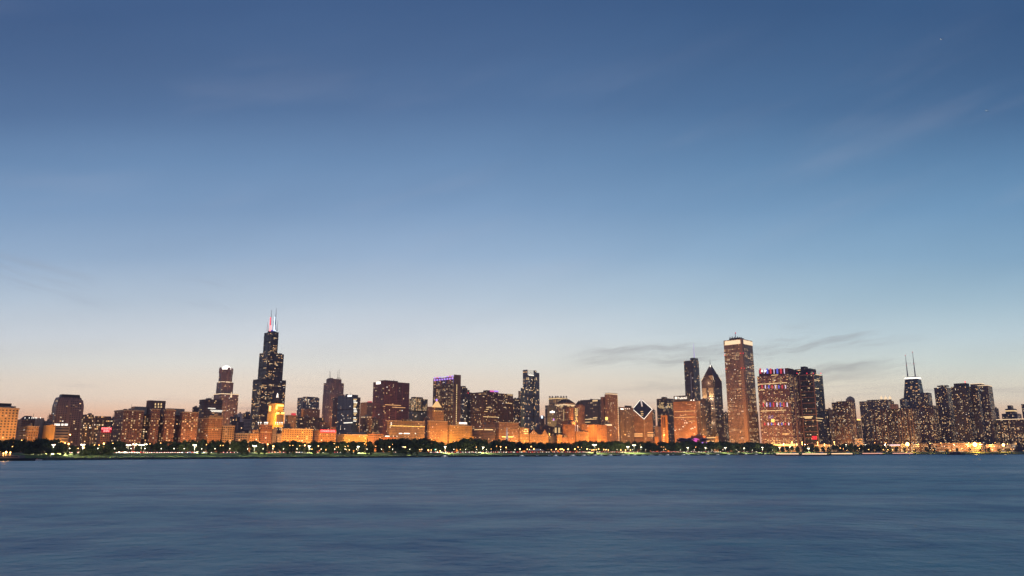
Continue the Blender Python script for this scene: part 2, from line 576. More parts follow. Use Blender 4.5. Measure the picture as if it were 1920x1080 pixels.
class B:
    """a building: Empty at the base plus its parts; every box is given by the photo columns of its
    left end, near corner and right end, the row of its roof and its distance"""
    def __init__(s, name, cat, label, d, T, mat, group=None, cornice=None, z0=None, win=8, round_=0, roofunits=True, wallname='wall'):
        s.d = d
        C, L, Rr, z = foot(T, d)
        s.root = thing(name, label, cat, (C.x, C.y, GROUND), 0, group)
        s.faces = []
        s.tops = []
        s.mat = mat
        s.box(T, d, mat, GROUND - 1 if z0 is None else z0, wallname, round_)
        if cornice:
            s.ring(cornice)
        s.T = T
        if win:
            s.windows(win)
        if roofunits:
            s.units(random.randint(2, 3))
            if z > 60 and random.random() < .5:
                s.whip()

    def loc(s, v):
        o = s.root.location
        return (v[0] - o.x, v[1] - o.y, v[2] - o.z)

    def prism(s, name, pts, z0, ztop, mat, top=None, roofmat=None, parent=None):
        """vertical (or tapered, with top=) prism with facade UVs in metres"""
        n = len(pts)
        W = mat.get('W', 4.0)
        top = top or pts
        zt = ztop if isinstance(ztop, (list, tuple)) else [ztop] * n
        V = [s.loc((x, y, z0)) for x, y in pts] + [s.loc((x, y, z)) for (x, y), z in zip(top, zt)]
        F, M, UV = [], [], []
        for i in range(n):
            j = (i + 1) % n
            ln = math.hypot(pts[j][0] - pts[i][0], pts[j][1] - pts[i][1])
            u = max(1, round(ln / W)) * W if n == 4 else ln
            u0 = i * W * 41 if n == 4 else i * ln
            F.append((i, j, n + j, n + i))
            M.append(0)
            UV += [(u0, 0), (u0 + u, 0), (u0 + u, zt[j] - z0), (u0, zt[i] - z0)]
        F.append(tuple(n + i for i in range(n)))
        M.append(1)
        UV += [(0, 0)] * n
        return obj(name, mesh_of(name, V, F, [mat, roofmat or ROOF], M, UV), parent or s.root)

    def box(s, T, d, mat=None, z0=None, name='setback', round_=0, face=True):
        mat = mat or s.mat
        C, L, Rr, z = foot(T, d)
        if z0 is None:
            z0 = s.tops[-1][3] - .6
        A, D, Bk = C + GN * Rr, C + GW * L, C + GN * Rr + GW * L
        pts = [tuple(C), tuple(A), tuple(Bk), tuple(D)]
        if round_:
            r = min(round_, L * .9, Rr * .9)
            a, b = C + GN * r, C + GW * r
            arc = []
            for i in range(9):
                t = i / 8
                arc.append(tuple(b * (1 - t) ** 2 + C * (2 * t * (1 - t)) + a * t * t))
            pts = arc + [tuple(A), tuple(Bk), tuple(D)]
        o = s.prism(name, pts, z0, z, mat)
        s.tops.append((C, L, Rr, z, d))
        if face:
            s.faces.append(('R', C.copy(), GN, Rr, z0, z, mat))
            s.faces.append(('L', D.copy(), -GW, L, z0, z, mat))
        return o

    def ring(s, mat, h=2.0, out=.7, name='cornice', drop=0.0):
        C, L, Rr, z, d = s.tops[-1]
        c = C - GN * out - GW * out
        pts = [c, c + GN * (Rr + 2 * out), c + GN * (Rr + 2 * out) + GW * (L + 2 * out), c + GW * (L + 2 * out)]
        mb = MB()
        mb.poly([s.loc((p_.x, p_.y, 0))[:2] for p_ in pts], z - drop - h - s.root.location.z, z - drop + .5 - s.root.location.z)
        return mb.build(name, mat, s.root)

    def on_face(s, face, u, z, w, h, dep, mat, name, parent=None, proud=None):
        """a box lying on a face: centre u metres along it and z high"""
        k, O, dr, ln, z0, z1, m = face
        nrm = GE if k == 'R' else -GN
        pr = dep / 2 - .05 if proud is None else proud
        c = O + dr * u + nrm * pr
        mb = MB().box((0, 0, 0), (w, dep, h))
        o = mb.build(name, mat, parent or s.root, s.loc((c.x, c.y, z)))
        o.rotation_euler = (0, 0, math.atan2(dr.y, dr.x))
        return o

    def face(s, k, i=0):
        return [f for f in s.faces if f[0] == k][i]

    def face_at(s, face, x, y):
        """photo pixel -> (u, z) on that face plane"""
        k, O, dr, ln, z0, z1, m = face
        ax, ay = (x - 960) / FPX, (540 - y) / FPX
        ry, rz = CP - ay * SP, SP + ay * CP
        nrm = GE if k == 'R' else -GN
        t = (O.x * nrm.x + O.y * nrm.y) / (ax * nrm.x + ry * nrm.y)
        X, Y = ax * t, ry * t
        return (Vector((X, Y)) - O).dot(dr), EYE + rz * t

    def face_rect(s, face, xa, ya, xb, yb, dep, mat, name, parent=None):
        u0, z0 = s.face_at(face, xa, (ya + yb) / 2)
        u1, _ = s.face_at(face, xb, (ya + yb) / 2)
        _, za = s.face_at(face, (xa + xb) / 2, ya)
        _, zb = s.face_at(face, (xa + xb) / 2, yb)
        return s.on_face(face, (u0 + u1) / 2, (za + zb) / 2, abs(u1 - u0), abs(za - zb), dep, mat, name, parent)

    def windows(s, n, kinds=('warm', 'yellow', 'yellow', 'white'), lo=18):
        for _ in range(n):
            wts = [max(.1, f[3] * (f[5] - f[4] - 4)) * (1 if f[0] == 'R' else .8) for f in s.faces]
            f = random.choices(s.faces, wts)[0]
            k, O, dr, ln, z0, z1, m = f
            W, H, ww, wh = (m.get(q_, v_) for q_, v_ in (('W', 4), ('H', 4), ('ww', .5), ('wh', .5)))
            if ln < W * 1.5 or W > 50:
                continue
            nc = max(1, round(ln / W))
            Wr = ln / nc
            fl = int((z1 - z0 - 2) / H)
            f0 = int(max(0, GROUND + lo - z0) / H)
            if fl <= f0:
                continue
            i, j = random.randrange(nc), random.randrange(f0, fl)
            key = (id(f[1]), i, j)
            if key in s.__dict__.setdefault('used', set()):
                continue
            s.used.add(key)
            nrm = GE if k == 'R' else -GN
            c = O + dr * ((i + .5) * Wr) + nrm * .12
            o = obj('window', WINMESH[random.choice(kinds)], s.root, s.loc((c.x, c.y, z0 + (j + .5) * H)))
            o.rotation_euler = (0, 0, math.atan2(dr.y, dr.x))
            o.scale = (min(.92, max(ww, .45), 2.1 / Wr) * Wr, .4, min(.6, max(wh, .4)) * H)

    def units(s, n):
        C, L, Rr, z, d = s.tops[-1]
        for _ in range(n):
            a, b = random.uniform(.3, .7), random.uniform(.3, .7)
            w, e, h = min(Rr * .28, random.uniform(4, 9)), min(L * .28, random.uniform(4, 9)), random.uniform(2, 4.2)
            c = C + GN * Rr * a + GW * L * b
            mb = MB().box((0, 0, h / 2), (w, e, h), math.atan2(GN.y, GN.x)).box((0, 0, h + .25), (w * .7, e * .7, .5), math.atan2(GN.y, GN.x))
            mb.build('roof_unit', CONC, s.root, s.loc((c.x, c.y, z)))

    def whip(s):
        C, L, Rr, z, d = s.tops[-1]
        for _ in range(random.randint(1, 2)):
            c = C + GN * Rr * random.uniform(.2, .8) + GW * L * random.uniform(.2, .8)
            h = random.uniform(7, 15)
            MB().tube((0, 0, 0), (0, 0, h), .45, .2, 5).tube((-1.2, 0, h * .6), (1.2, 0, h * .6), .2, .2, 4).build('antenna', DARKMETAL, s.root, s.loc((c.x, c.y, z)))

    def mast(s, x, ybase, ytop, dd=0, r=.6, mat=None, name='antenna', r1=.12):
        d = s.d + dd
        p0, p1 = P(x, ybase, d), P(x, ytop, d)
        p1 = Vector((p0.x, p0.y, p1.z))
        mb = MB().tube((0, 0, 0), (0, 0, p1.z - p0.z), r, r1, 6)
        return mb.build(name, mat or DARKMETAL, s.root, s.loc(p0))


UB = MB().box((0, 0, 0), (1, 1, 1))
WINMESH = {k: UB.mesh('window ' + k, E[k]) for k in ('warm', 'yellow', 'white', 'blue', 'crown', 'purple', 'red')}


def text_on(b, face, body, xa, ya, xb, yb, mat, name='lettering', parent=None, proud=.5):
    """lettering fitted into the photo rectangle on a face"""
    cu = bpy.data.curves.new(name, 'FONT')
    cu.body = body
    cu.align_x = 'CENTER'
    cu.align_y = 'CENTER'
    cu.extrude = .03
    cu.offset = .018
    to = bpy.data.objects.new('tmp text', cu)
    COL.objects.link(to)
    dg = bpy.context.evaluated_depsgraph_get()
    me = bpy.data.meshes.new_from_object(to.evaluated_get(dg))
    bpy.data.objects.remove(to)
    xs = [v.co.x for v in me.vertices]
    ys = [v.co.y for v in me.vertices]
    u0, z0 = b.face_at(face, xa, (ya + yb) / 2)
    u1, _ = b.face_at(face, xb, (ya + yb) / 2)
    _, za = b.face_at(face, (xa + xb) / 2, ya)
    _, zb = b.face_at(face, (xa + xb) / 2, yb)
    sx, sy = abs(u1 - u0) / (max(xs) - min(xs)), abs(za - zb) / (max(ys) - min(ys))
    mx, my = (max(xs) + min(xs)) / 2, (max(ys) + min(ys)) / 2
    for v in me.vertices:
        v.co = ((v.co.x - mx) * sx, -v.co.z * 4, (v.co.y - my) * sy)
    me.materials.clear()
    me.materials.append(mat)
    k, O, dr, ln, _, _, _ = face
    nrm = GE if k == 'R' else -GN
    c = O + dr * ((u0 + u1) / 2) + nrm * proud
    o = obj(name, me, b.root, b.loc((c.x, c.y, (za + zb) / 2)))
    o.rotation_euler = (0, 0, math.atan2(dr.y, dr.x))
    return sub(o, parent) if parent else o


def pyramid(b, T, d, yapex, mat, name='roof', frac=0.0):
    C, L, Rr, z = foot(T, d)
    A, D, Bk = C + GN * Rr, C + GW * L, C + GN * Rr + GW * L
    ctr = (C + Bk) / 2
    za = P(T[1] or auto_c(T[0], T[2]), yapex, ctr.y).z
    pts = [C, A, Bk, D]
    top = [ctr + (p_ - ctr) * max(frac, .01) for p_ in pts]
    return b.prism(name, [tuple(p_) for p_ in pts], z - .3, za, mat, [tuple(p_) for p_ in top], mat)

# ------------------------------------------------------------------ water and land
def water_mat():
    m = bpy.data.materials.new('lake water')
    m.use_nodes = True
    n = NT(m.node_tree)
    b = m.node_tree.nodes['Principled BSDF']
    b.inputs['IOR'].default_value = 1.42
    pos = n.n('ShaderNodeTexCoord').outputs['Object']
    s = n.n('ShaderNodeSeparateXYZ')
    n.put(s.inputs[0], pos)
    X, Y = s.outputs[0], s.outputs[1]
    a = n.noise(n.vec(n.m('MULTIPLY', X, .30), n.m('MULTIPLY', Y, .42)), 1, 6, .62)
    c = n.noise(n.vec(n.m('MULTIPLY', X, .075), n.m('MULTIPLY', Y, .075), 4.0), 1, 5, .6)
    d = n.noise(n.vec(n.m('MULTIPLY', X, .006), n.m('MULTIPLY', Y, .010), 9.0), 1, 4, .55)
    st = n.noise(n.vec(n.m('MULTIPLY', X, .0012), n.m('MULTIPLY', Y, .02), 2.0), 1, 4, .6)
    e = n.noise(n.vec(n.m('MULTIPLY', X, .075), n.m('MULTIPLY', Y, .09), 7.0), 1, 8, .6)
    mot = n.m('ADD', n.m('MULTIPLY', e, .75), n.m('MULTIPLY', d, .25))
    n.put(b.inputs['Base Color'], n.ramp(n.rng(mot, .42, .59), [(0, (.034, .205, .31)), (1, (.14, .39, .41))]))
    hgt = n.m('ADD', n.m('MULTIPLY', a, .6), n.m('MULTIPLY', c, 1.5))
    bp = n.n('ShaderNodeBump')
    bp.inputs['Strength'].default_value = 1.0
    bp.inputs['Distance'].default_value = 1.0
    n.put(bp.inputs['Height'], hgt)
    n.put(b.inputs['Normal'], bp.outputs[0])
    rg = n.m('ADD', n.rng(d, .35, .65, .34, .42), n.rng(st, .35, .65, -.03, .03))
    n.put(b.inputs['Roughness'], rg)
    b.inputs['Specular IOR Level'].default_value = .5
    return m


wm = mesh_of('water', [(-5000, -500, 0), (6000, -500, 0), (6000, 3600, 0), (-5000, 3600, 0)], [(0, 1, 2, 3)], [water_mat()])
tag(obj('water', wm), kind='structure')


def normals2(pts):
    out = []
    for i in range(len(pts)):
        a = Vector(pts[max(0, i - 1)])
        b = Vector(pts[min(len(pts) - 1, i + 1)])
        t = (b - a).normalized()
        out.append(Vector((-t.y, t.x)))
    return out


SN = normals2(SHORE)


def strip(offs, mats, mi, name, dz=0.0):
    V, F, M = [], [], []
    n = len(SHORE)
    for o, z in offs:
        for (x, y), nn in zip(SHORE, SN):
            V.append((x + nn.x * o, y + nn.y * o, z + dz))
    for k in range(len(offs) - 1):
        for i in range(n - 1):
            F.append((k * n + i, k * n + i + 1, (k + 1) * n + i + 1, (k + 1) * n + i))
            M.append(mi[k])
    return mesh_of(name, V, F, mats, M)


def grass_mat(name, a, b_, sc):
    m = bpy.data.materials.new(name)
    m.use_nodes = True
    n = NT(m.node_tree)
    bs = m.node_tree.nodes['Principled BSDF']
    pos = n.n('ShaderNodeTexCoord').outputs['Object']
    f = n.noise(pos, sc, 6, .7)
    n.put(bs.inputs['Base Color'], n.ramp(n.rng(f, .3, .7), [(0, a), (1, b_)]))
    bs.inputs['Roughness'].default_value = .9
    return m


GRASS = grass_mat('lawn grass', (.04, .075, .015), (.13, .19, .045), .12)
SOIL = grass_mat('park ground', (.02, .026, .016), (.05, .06, .03), .05)
PAVE = pmat('promenade concrete', (.26, .24, .21), .85, noise=.25, nscale=.15)
WALLC = pmat('wet seawall concrete', (.06, .06, .06), .7, noise=.4, nscale=.3)
ASPH = pmat('asphalt', (.05, .05, .052), .8, noise=.2, nscale=.2)
LINE = pmat('road paint', (.7, .7, .65), .6)
land = strip([(1.2, -3), (1.2, 1.55), (9, 1.65), (10, 2.4), (24, 4.2), (38, 6.0), (42, 6.25), (66, 6.25), (72, 6.55), (130, 6.8), (300, 7), (1500, 7), (2600, 7)],
             [GRASS, SOIL], [1, 1, 0, 0, 0, 0, 0, 0, 1, 1, 1, 1], 'ground')
tag(obj('ground', land), kind='structure')
tag(obj('promenade', strip([(1.25, 1.7), (8.9, 1.78)], [PAVE], [0], 'promenade')), kind='structure')
sw = strip([(0, -2), (0, 1.6), (0.1, 2.0), (1.25, 2.0), (1.3, 1.4)], [WALLC], [0] * 4, 'seawall')
tag(obj('seawall', sw), 'long dark concrete seawall along the foot of the lakefront promenade', 'seawall')
tag(obj('road', strip([(43, 6.33), (65, 6.33)], [ASPH], [0], 'road')), kind='structure')
for o_ in (46.5, 50, 58, 61.5):
    pass
mb = MB()
for (x, y), (x1, y1), nn in zip(SHORE[:-1], SHORE[1:], SN[:-1]):
    t = Vector((x1 - x, y1 - y))
    L_ = t.length
    t.normalize()
    if y < 300:
        continue
    for k in range(int(L_ / 12)):
        for o_ in (48, 60):
            c = Vector((x, y)) + t * (k * 12 + 3) + nn * o_
            mb.box((c.x, c.y, 6.345), (3, .15, .01), math.atan2(t.y, t.x))
tag(mb.build('road_marking', LINE), kind='structure')
kerb = MB()
tag(obj('kerb', strip([(42.4, 6.2), (42.4, 6.45), (43, 6.45), (43, 6.2)], [PAVE], [0] * 3, 'kerb')), kind='structure')
tag(obj('avenue', mesh_of('avenue', [(*(Vector(MICH[0]) + GE * a + GN * b), 7.03) for a, b in ((8, 0), (34, 0), (34, 3700), (8, 3700))],
                          [(0, 1, 2, 3)], [ASPH])), kind='structure')
# ------------------------------------------------------------------ the skyline, left to right
BLD = 'building'
H1 = facade('lime', W=5.0, H=4.4, ww=.5, wh=.52, Lit=.04, Wall=(.47, .31, .16))
b = B('hotel_building', 'hotel', 'pale stone hotel with a regular grid of square windows, cut by the left edge', sd(-44) + 4, (-62, -44, 36, 763), H1, cornice=STONE, win=6)
b.box((-60, -46, 30, 759), sd(-44) + 11, CONC, name='penthouse')
b.box((-60, -46, 22, 754), sd(-44) + 15, DARKMETAL, name='penthouse')
H2 = facade('brick', Lit=.03)
b = B('brick_building', BLD, 'low brown brick block with a dark sloping roof, right of the pale grid hotel', 1340, (33, 40, 84, 786), H2, win=2)
b.box((66, 68, 83, 783.5), 1338, facade('flat', Wall=(.36, .27, .22)), GROUND, 'blank_wing')
pyramid(b, (36, 44, 66, 786), 1342, 780, ROOF, 'roof', .45)
for x in (47, 55, 60, 63, 66, 69, 76):
    p = P(x, 783, 1336)
    MB().lathe((0, 0, 0), [(.25, -2), (.25, -.3), (.6, 0), (.3, .6)], 8).build('roof_lamp', E['crownwhite'], b.root, b.loc(p))
b = B('office_building', BLD, 'small ornate orange lit corner block with a cornice behind the dark lakeside trees', 1270, (35, 55, 73, 799), facade('lime', Lit=.03, Wall=(.36, .22, .12), W=4, H=4.4), cornice=STONE, win=5)
b.ring(STONE, 1.0, .5, 'string_course', 7)
b = B('office_building', BLD, 'ochre office block with dark window bands, blank side and pale sign on its roof', 1262, (82, 104, 131, 799.5),
      facade('ribbon', W=16, H=4.6, ww=.9, wh=.36, Lit=.0, Zone=.02, Wall=(.44, .32, .2)), win=2)
o = b.box((81.5, 103.5, 104.5, 796), 1259, facade('flat', Wall=(.48, .31, .13)), GROUND, 'blank_wing', 12, face=False)
fr = b.face('R')
sb = b.face_rect(fr, 101, 799.8, 128, 799, .6, DARKMETAL, 'sign_frame')
for xa, xb in ((102, 112.5), (115, 119), (121, 127)):
    b.face_rect(fr, xa, 798.2, xb, 794.3, .5, E['barwhite'] if 0 else E['white'], 'sign_panel')
b = B('office_building', BLD, 'plain grey block squeezed between the sloping roof block and the banded office block', 1340, (83, 87, 98, 789), facade('grey', Lit=.02), win=1)
b = B('apartment_tower', 'tower', 'broad dark brown tower with chamfered shoulders and flat dark cap', 1500, (98, 106, 157.5, 760),
      facade('darkbrown', W=4.2, H=3.7, ww=.6, wh=.45, Lit=.035, Wall=(.22, .15, .155)), win=14, roofunits=False)
C_, L_, R_, z_, d_ = b.tops[0]
pyramid(b, (98, 106, 157.5, 760), 1500, 750, b.mat, 'shoulder', .90)
pyramid(b, (101.4, 109, 154.5, 750.3), 1504, 745.8, b.mat, 'shoulder', .90)
pyramid(b, (109, 114, 151, 746.5), 1514, 740.2, DARKMETAL, 'roof_cap', .90)
b.box((92, 94, 99, 777), 1490, b.mat, GROUND, 'annex')
for k in range(5):
    b.ring(STONE, .5, .3, 'string_course', 12 + k * 7) if 0 else None
b = B('office_building', BLD, 'dark slab with scattered lit rooms beside the chamfered brown tower', 1475, (155, 160, 176, 777), facade('dark', Lit=.13), win=10)
b.box((174, 180, 209, 780), 1465, facade('dark', Lit=.15, Zone=.06), GROUND, 'long_wing')
b.windows(12)
b = B('office_building', BLD, 'narrow dark block peeping out left of the wide brick hotel with many wings', 1650, (206, 209, 217, 784), facade('dark'), win=2)
b = B('hotel_building', 'hotel', 'small red brick inn with a glowing red neon sign on its top', 1330, (183, 190, 208.5, 804.5), facade('brick', W=3.2, H=3.4, ww=.6, wh=.6, Lit=.02), win=2)
fr = b.face('R')
sbd = b.face_rect(fr, 190, 811, 209, 801.5, .5, pmat('dark red sign board', (.16, .01, .015), .6, emit=(1, .02, .06), es=.35), 'sign_board')
text_on(b, fr, 'ESSEX', 190.5, 805.2, 209.3, 801.8, E['redwhite'], parent=sbd)
text_on(b, fr, 'INN', 194, 810, 204.5, 806, E['redwhite'], parent=sbd)

# wide brick hotel with four wings
WF = facade('brick', W=4.3, H=3.9, ww=.36, wh=.45, Lit=.13, Wall=(.25, .125, .09), Strength=2.4)
b = B('hotel_building', 'hotel', 'very wide brick hotel with four front wings, dark courts and a tall central penthouse', sd(233), (215, 233, 270, 768.5), WF, cornice=STONE, win=0, wallname='wing')
b.ring(STONE, .7, .4, 'string_course', 17)
for T in ((282, 285, 300.5, 766.5), (306, 311, 329.5, 767.5), (338, 343, 372.5, 772)):
    b.box(T, sd(T[1]), WF, GROUND, 'wing')
    b.ring(STONE)
    b.ring(STONE, .7, .4, 'string_course', 17)
b.box((236, 262, 352, 776), sd(262) + 22, facade('brick', W=4.3, H=3.9, ww=.5, wh=.5, Lit=.2, Wall=(.10, .06, .06)), GROUND, 'rear_range', face=False)
b.box((247, 253, 276, 762), sd(262) + 48, CONC, GROUND, 'penthouse')
b.box((309, 315, 346.5, 765.5), sd(330) + 40, CONC, GROUND, 'penthouse')
b.box((275, 281, 311, 750.5), sd(290) + 46, facade('flat', Wall=(.2, .12, .1)), GROUND, 'central_penthouse')
fr = b.faces[-2]
for x in (291.3, 297.1, 302.3):
    b.face_rect(fr, x - 1, 760, x + 1, 756, .4, E['yellow'], 'window')
    b.face_rect(fr, x - 1.2, 764.3, x + 1.2, 762, .4, E['yellow'], 'window')
b.faces = b.faces[:8]
b.windows(58, ('warm', 'yellow', 'yellow'))

b = B('office_building', BLD, 'small dark block standing behind the right end of the wide brick hotel', 1900, (361, 364, 375, 763), facade('dark'), win=2)
b = B('office_tower', 'tower', 'dark round cornered office block with two bright strips of lit floors', 1760, (374, 388, 418, 748),
      facade('dark', W=3, H=4, ww=1.01, wh=.45, Lit=.05, Zone=.02), win=16, round_=40)
fr = b.face('R')
for y, xa, xb in ((765.6, 390, 404), (769.5, 394, 417), (771.8, 396, 416)):
    b.face_rect(fr, xa, y + .6, xb, y - .6, .5, E['white'], 'lit_floor')
T311 = facade('brown', W=4, H=4, ww=.5, wh=.6, Lit=.05, Zone=.01, Wall=(.33, .21, .19))
b = B('skyscraper', 'skyscraper', 'brown tower with an octagonal shaft and a glowing white drum crown', 2640, (401, None, 447.5, 737), T311, win=22, roofunits=False)
b.ring(E['crown'], 2.0, .5, 'lit_cornice', 1)
b.box((406.5, None, 438, 716), 2655, T311, name='shaft')
b.windows(10)
C_, L_, R_, z_, d_ = b.tops[-1]
ctr = C_ + GN * R_ / 2 + GW * L_ / 2
rr = min(L_, R_) * .56
oc = [(ctr.x + rr * math.cos(R(22.5 + 45 * i + 46)), ctr.y + rr * math.sin(R(22.5 + 45 * i + 46))) for i in range(8)]
zt = P(422, 694, 2690).z
b.prism('octagon_shaft', oc, z_ - .5, zt, T311)
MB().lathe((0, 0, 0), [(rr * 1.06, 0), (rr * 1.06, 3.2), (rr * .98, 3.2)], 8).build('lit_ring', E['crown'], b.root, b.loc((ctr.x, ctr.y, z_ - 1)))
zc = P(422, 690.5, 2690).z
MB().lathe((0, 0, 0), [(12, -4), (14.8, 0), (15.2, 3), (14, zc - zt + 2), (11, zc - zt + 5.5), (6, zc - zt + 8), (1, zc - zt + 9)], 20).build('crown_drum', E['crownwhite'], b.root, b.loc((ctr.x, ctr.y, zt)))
for i in range(4):
    t = R(46 + 90 * i)
    MB().lathe((0, 0, 0), [(5.2, -14), (5.2, 3), (4.2, 6), (1.5, 8)], 10).build('corner_drum', T311, b.root, b.loc((ctr.x + 21 * math.cos(t), ctr.y + 21 * math.sin(t), zt)))
p = P(433.2, 745, 2600)
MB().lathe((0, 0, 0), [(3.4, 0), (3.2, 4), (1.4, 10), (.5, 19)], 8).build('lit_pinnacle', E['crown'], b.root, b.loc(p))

BLK = facade('lime', W=3.5, H=3.8, ww=.36, wh=.5, Lit=.03, Wall=(.36, .19, .10))
b = B('hotel_building', 'hotel', 'orange lit hotel with an ornate arched and gabled top storey', sd(392), (372, 392.5, 417, 783), BLK, cornice=STONE, win=10, roofunits=False)
b.ring(STONE, 1.2, .6, 'string_course', 20)
C_, L_, R_, z_, d_ = b.tops[0]
for k in range(7):
    big = k == 3
    w_, h_ = (7, 8) if big else (4, 4.5)
    c = C_ + GN * (R_ * (k + .5) / 7) + GE * .2
    mb = MB().box((0, 0, h_ * .3), (w_, 2.4, h_ * .6))
    mb.tube((0, -1.2, h_ * .6), (0, 1.2, h_ * .6), w_ * .5, w_ * .5, 12)
    o = mb.build('dormer', STONE, b.root, b.loc((c.x, c.y, z_)))
    o.rotation_euler = (0, 0, math.atan2(GN.y, GN.x))
b.box((374, 393.5, 416, 781), sd(392) + 8, ROOF, z_ - .5, 'mansard_roof')
b = B('office_building', BLD, 'slim cream lit block with large top windows right of the ornate gabled hotel', sd(418), (416, 418.5, 440, 798), facade('lime', W=4.6, H=4.2, ww=.62, wh=.55, Lit=.03, Wall=(.44, .29, .15)), cornice=STONE, win=4)
b = B('office_building', BLD, 'dark stepped block at the foot of the white crowned brown tower', 1680, (431, 434, 450, 781), facade('dark', Lit=.04), win=3)
b.box((444, 447, 457.5, 791), 1660, facade('dark', Lit=.03), GROUND, 'low_wing')
b = B('office_building', BLD, 'whitish narrow slab in the gap left of the black stepped skyscraper', 2250, (445, 447.5, 456, 775), facade('pale', Wall=(.5, .5, .52)), win=0)
b = B('office_building', BLD, 'dark cube touching the left foot of the black stepped skyscraper', 2150, (456, 459, 473, 774.5), facade('dark'), win=4)
b.box((470.3, 471, 472.6, 770.5), 2140, CONC, GROUND, 'lift_shaft')
b.box((455, 458, 472, 786), 2120, facade('ribbon', Wall=(.34, .28, .24)), GROUND, 'parking_deck')
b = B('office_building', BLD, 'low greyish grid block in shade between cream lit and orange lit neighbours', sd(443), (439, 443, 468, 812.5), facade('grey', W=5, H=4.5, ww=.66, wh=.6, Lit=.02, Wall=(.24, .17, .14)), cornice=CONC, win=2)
b.box((441, 446, 466, 806), sd(443) + 25, facade('dark', Lit=.02), GROUND, 'rear_block')
b = B('office_building', BLD, 'twin topped orange block with a dark notch, left of the red brown grid block', sd(467), (466.5, 469, 486.5, 812), facade('lime', W=4, H=4, Lit=.06, Wall=(.40, .24, .12)), win=5, roofunits=False)
b.box((472.5, 474, 485.5, 806), sd(467) + 6, b.mat, name='tower_block')
b.box((467, 468, 470.5, 807), sd(467) + 5, b.mat, name='tower_block')
b = B('office_building', BLD, 'tall red brown grid block with a paler top, under the gold lit tower', sd(488), (486, 489, 510.5, 796), facade('brick', W=5, H=3.9, ww=.7, wh=.5, Lit=.03, Wall=(.27, .11, .06)), cornice=BRICKTRIM, win=4)
b.ring(STONE, .8, .4, 'string_course', 15)
for x in (484.5, 489, 496.5, 499, 501.5):
    p = P(x, 792.5, sd(488) - 2)
    MB().lathe((0, 0, 0), [(.3, -4), (.3, -.4), (1.5, 0), (1.2, 1.2)], 8).build('roof_lamp', E['crownwhite'], b.root, b.loc(p))
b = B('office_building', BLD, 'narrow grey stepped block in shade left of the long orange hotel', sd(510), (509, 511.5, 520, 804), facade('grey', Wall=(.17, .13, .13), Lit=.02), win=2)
b.box((518, 520.5, 528.5, 813), sd(512), facade('grey', Wall=(.2, .15, .14), Lit=.04), GROUND, 'low_wing')
b.box((516, 519, 531, 801), sd(512) + 60, facade('dark', Lit=.2, Zone=.2), GROUND, 'rear_block')
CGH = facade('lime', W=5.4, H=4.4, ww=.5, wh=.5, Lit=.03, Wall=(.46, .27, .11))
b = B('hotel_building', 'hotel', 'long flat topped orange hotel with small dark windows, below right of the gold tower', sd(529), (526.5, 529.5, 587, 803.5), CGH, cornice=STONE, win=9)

# the black stepped skyscraper
SF = facade('black', W=4.6, H=4.05, Wall=(.014, .014, .02), Glass=(.02, .02, .03), Lit=.04, Zone=.20, Strength=2.3, Span=6, Cool=.25)
b = B('skyscraper', 'skyscraper', 'black stepped skyscraper with two antennas, one lit red and one lit blue white', 2720, (474.5, 490.5, 536.5, 710), SF, win=26, roofunits=False)
b.box((486.5, 502, 529, 660), 2738, SF, name='tier')
b.box((489.5, 506, 532.5, 662), 2748, SF, P(500, 712, 2748).z, name='tier')
b.windows(14)
b.box((495.5, 509.5, 522.7, 621.5), 2752, SF, name='tier')
b.box((502, 510.5, 518, 619), 2766, DARKMETAL, name='penthouse', face=False)
for T, dd in (((474.3, 490.5, 536.7, 713), -1),):
    C_, L_, R_, z_, d_ = b.tops[0]
for i, drop in ((0, 8), (1, 62), (3, 14)):
    b.tops.append(b.tops[i])
    b.ring(DARKMETAL, 5, .4, 'louvre_band', drop)
b.mast(506.5, 621, 581, 46, 2.6, name='antenna', r1=.5, mat=STEEL)
b.mast(506.3, 620.5, 610, 44, 3.4, name='antenna_base', r1=2.6, mat=E['redwhite'])
b.mast(506.4, 610, 595, 44, 1.8, name='antenna_sleeve', r1=1.4, mat=E['red'])
b.mast(515.3, 621, 578, 52, 2.6, name='antenna', r1=.5, mat=STEEL)
b.mast(514, 620.5, 609, 50, 2.8, name='antenna_base', r1=2.0, mat=E['icy'])
b.mast(514.4, 609, 594, 50, 1.3, name='antenna_sleeve', r1=1.4, mat=E['icy'])
for x, y in ((500.6, 604), (511.5, 601), (519.8, 601), (503.5, 610), (518, 611)):
    b.mast(x, 621, y, 40, .9, r1=.4, name='whip_antenna', mat=STEEL)
for x, m in ((509, 'blue'), (511.5, 'blue'), (516.5, 'icy')):
    b.mast(x, 621, 618.5, 30, 1.6, r1=1.4, mat=E[m], name='roof_light')

# gold floodlit tower in front of it
GF = facade('lime', W=3.0, H=3.8, ww=.35, wh=.6, Lit=.04, Wall=(.52, .36, .14))
b = B('office_tower', 'tower', 'gold floodlit setback tower with a dark pyramid roof and white statue', 2300, (501.5, 516.5, 533.5, 774), GF, win=4, roofunits=False)
b.box((504, 516.8, 532, 756), 2306, GF, name='upper_tier')
pyramid(b, (509, 518, 529, 755.5), 2312, 744.5, ROOF, 'pyramid_roof', .16)
p = P(520, 745.5, 2330)
mb = MB().lathe((0, 0, 0), [(3.4, 0), (3.2, 2), (2, 3), (2.4, 7), (1.7, 10), (.9, 11), (1.2, 12.3), (.5, 13.6)], 8).build('statue', E['crownwhite'], b.root, b.loc(p))
fl, fr = b.face('L', 0), b.face('R', 0)
for fc, xa, ya, xb, yb in ((fl, 503, 772, 507, 762), (fr, 515.5, 768, 519.5, 762)):
    pass
fr2, fl2 = b.face('R', 1), b.face('L', 1)
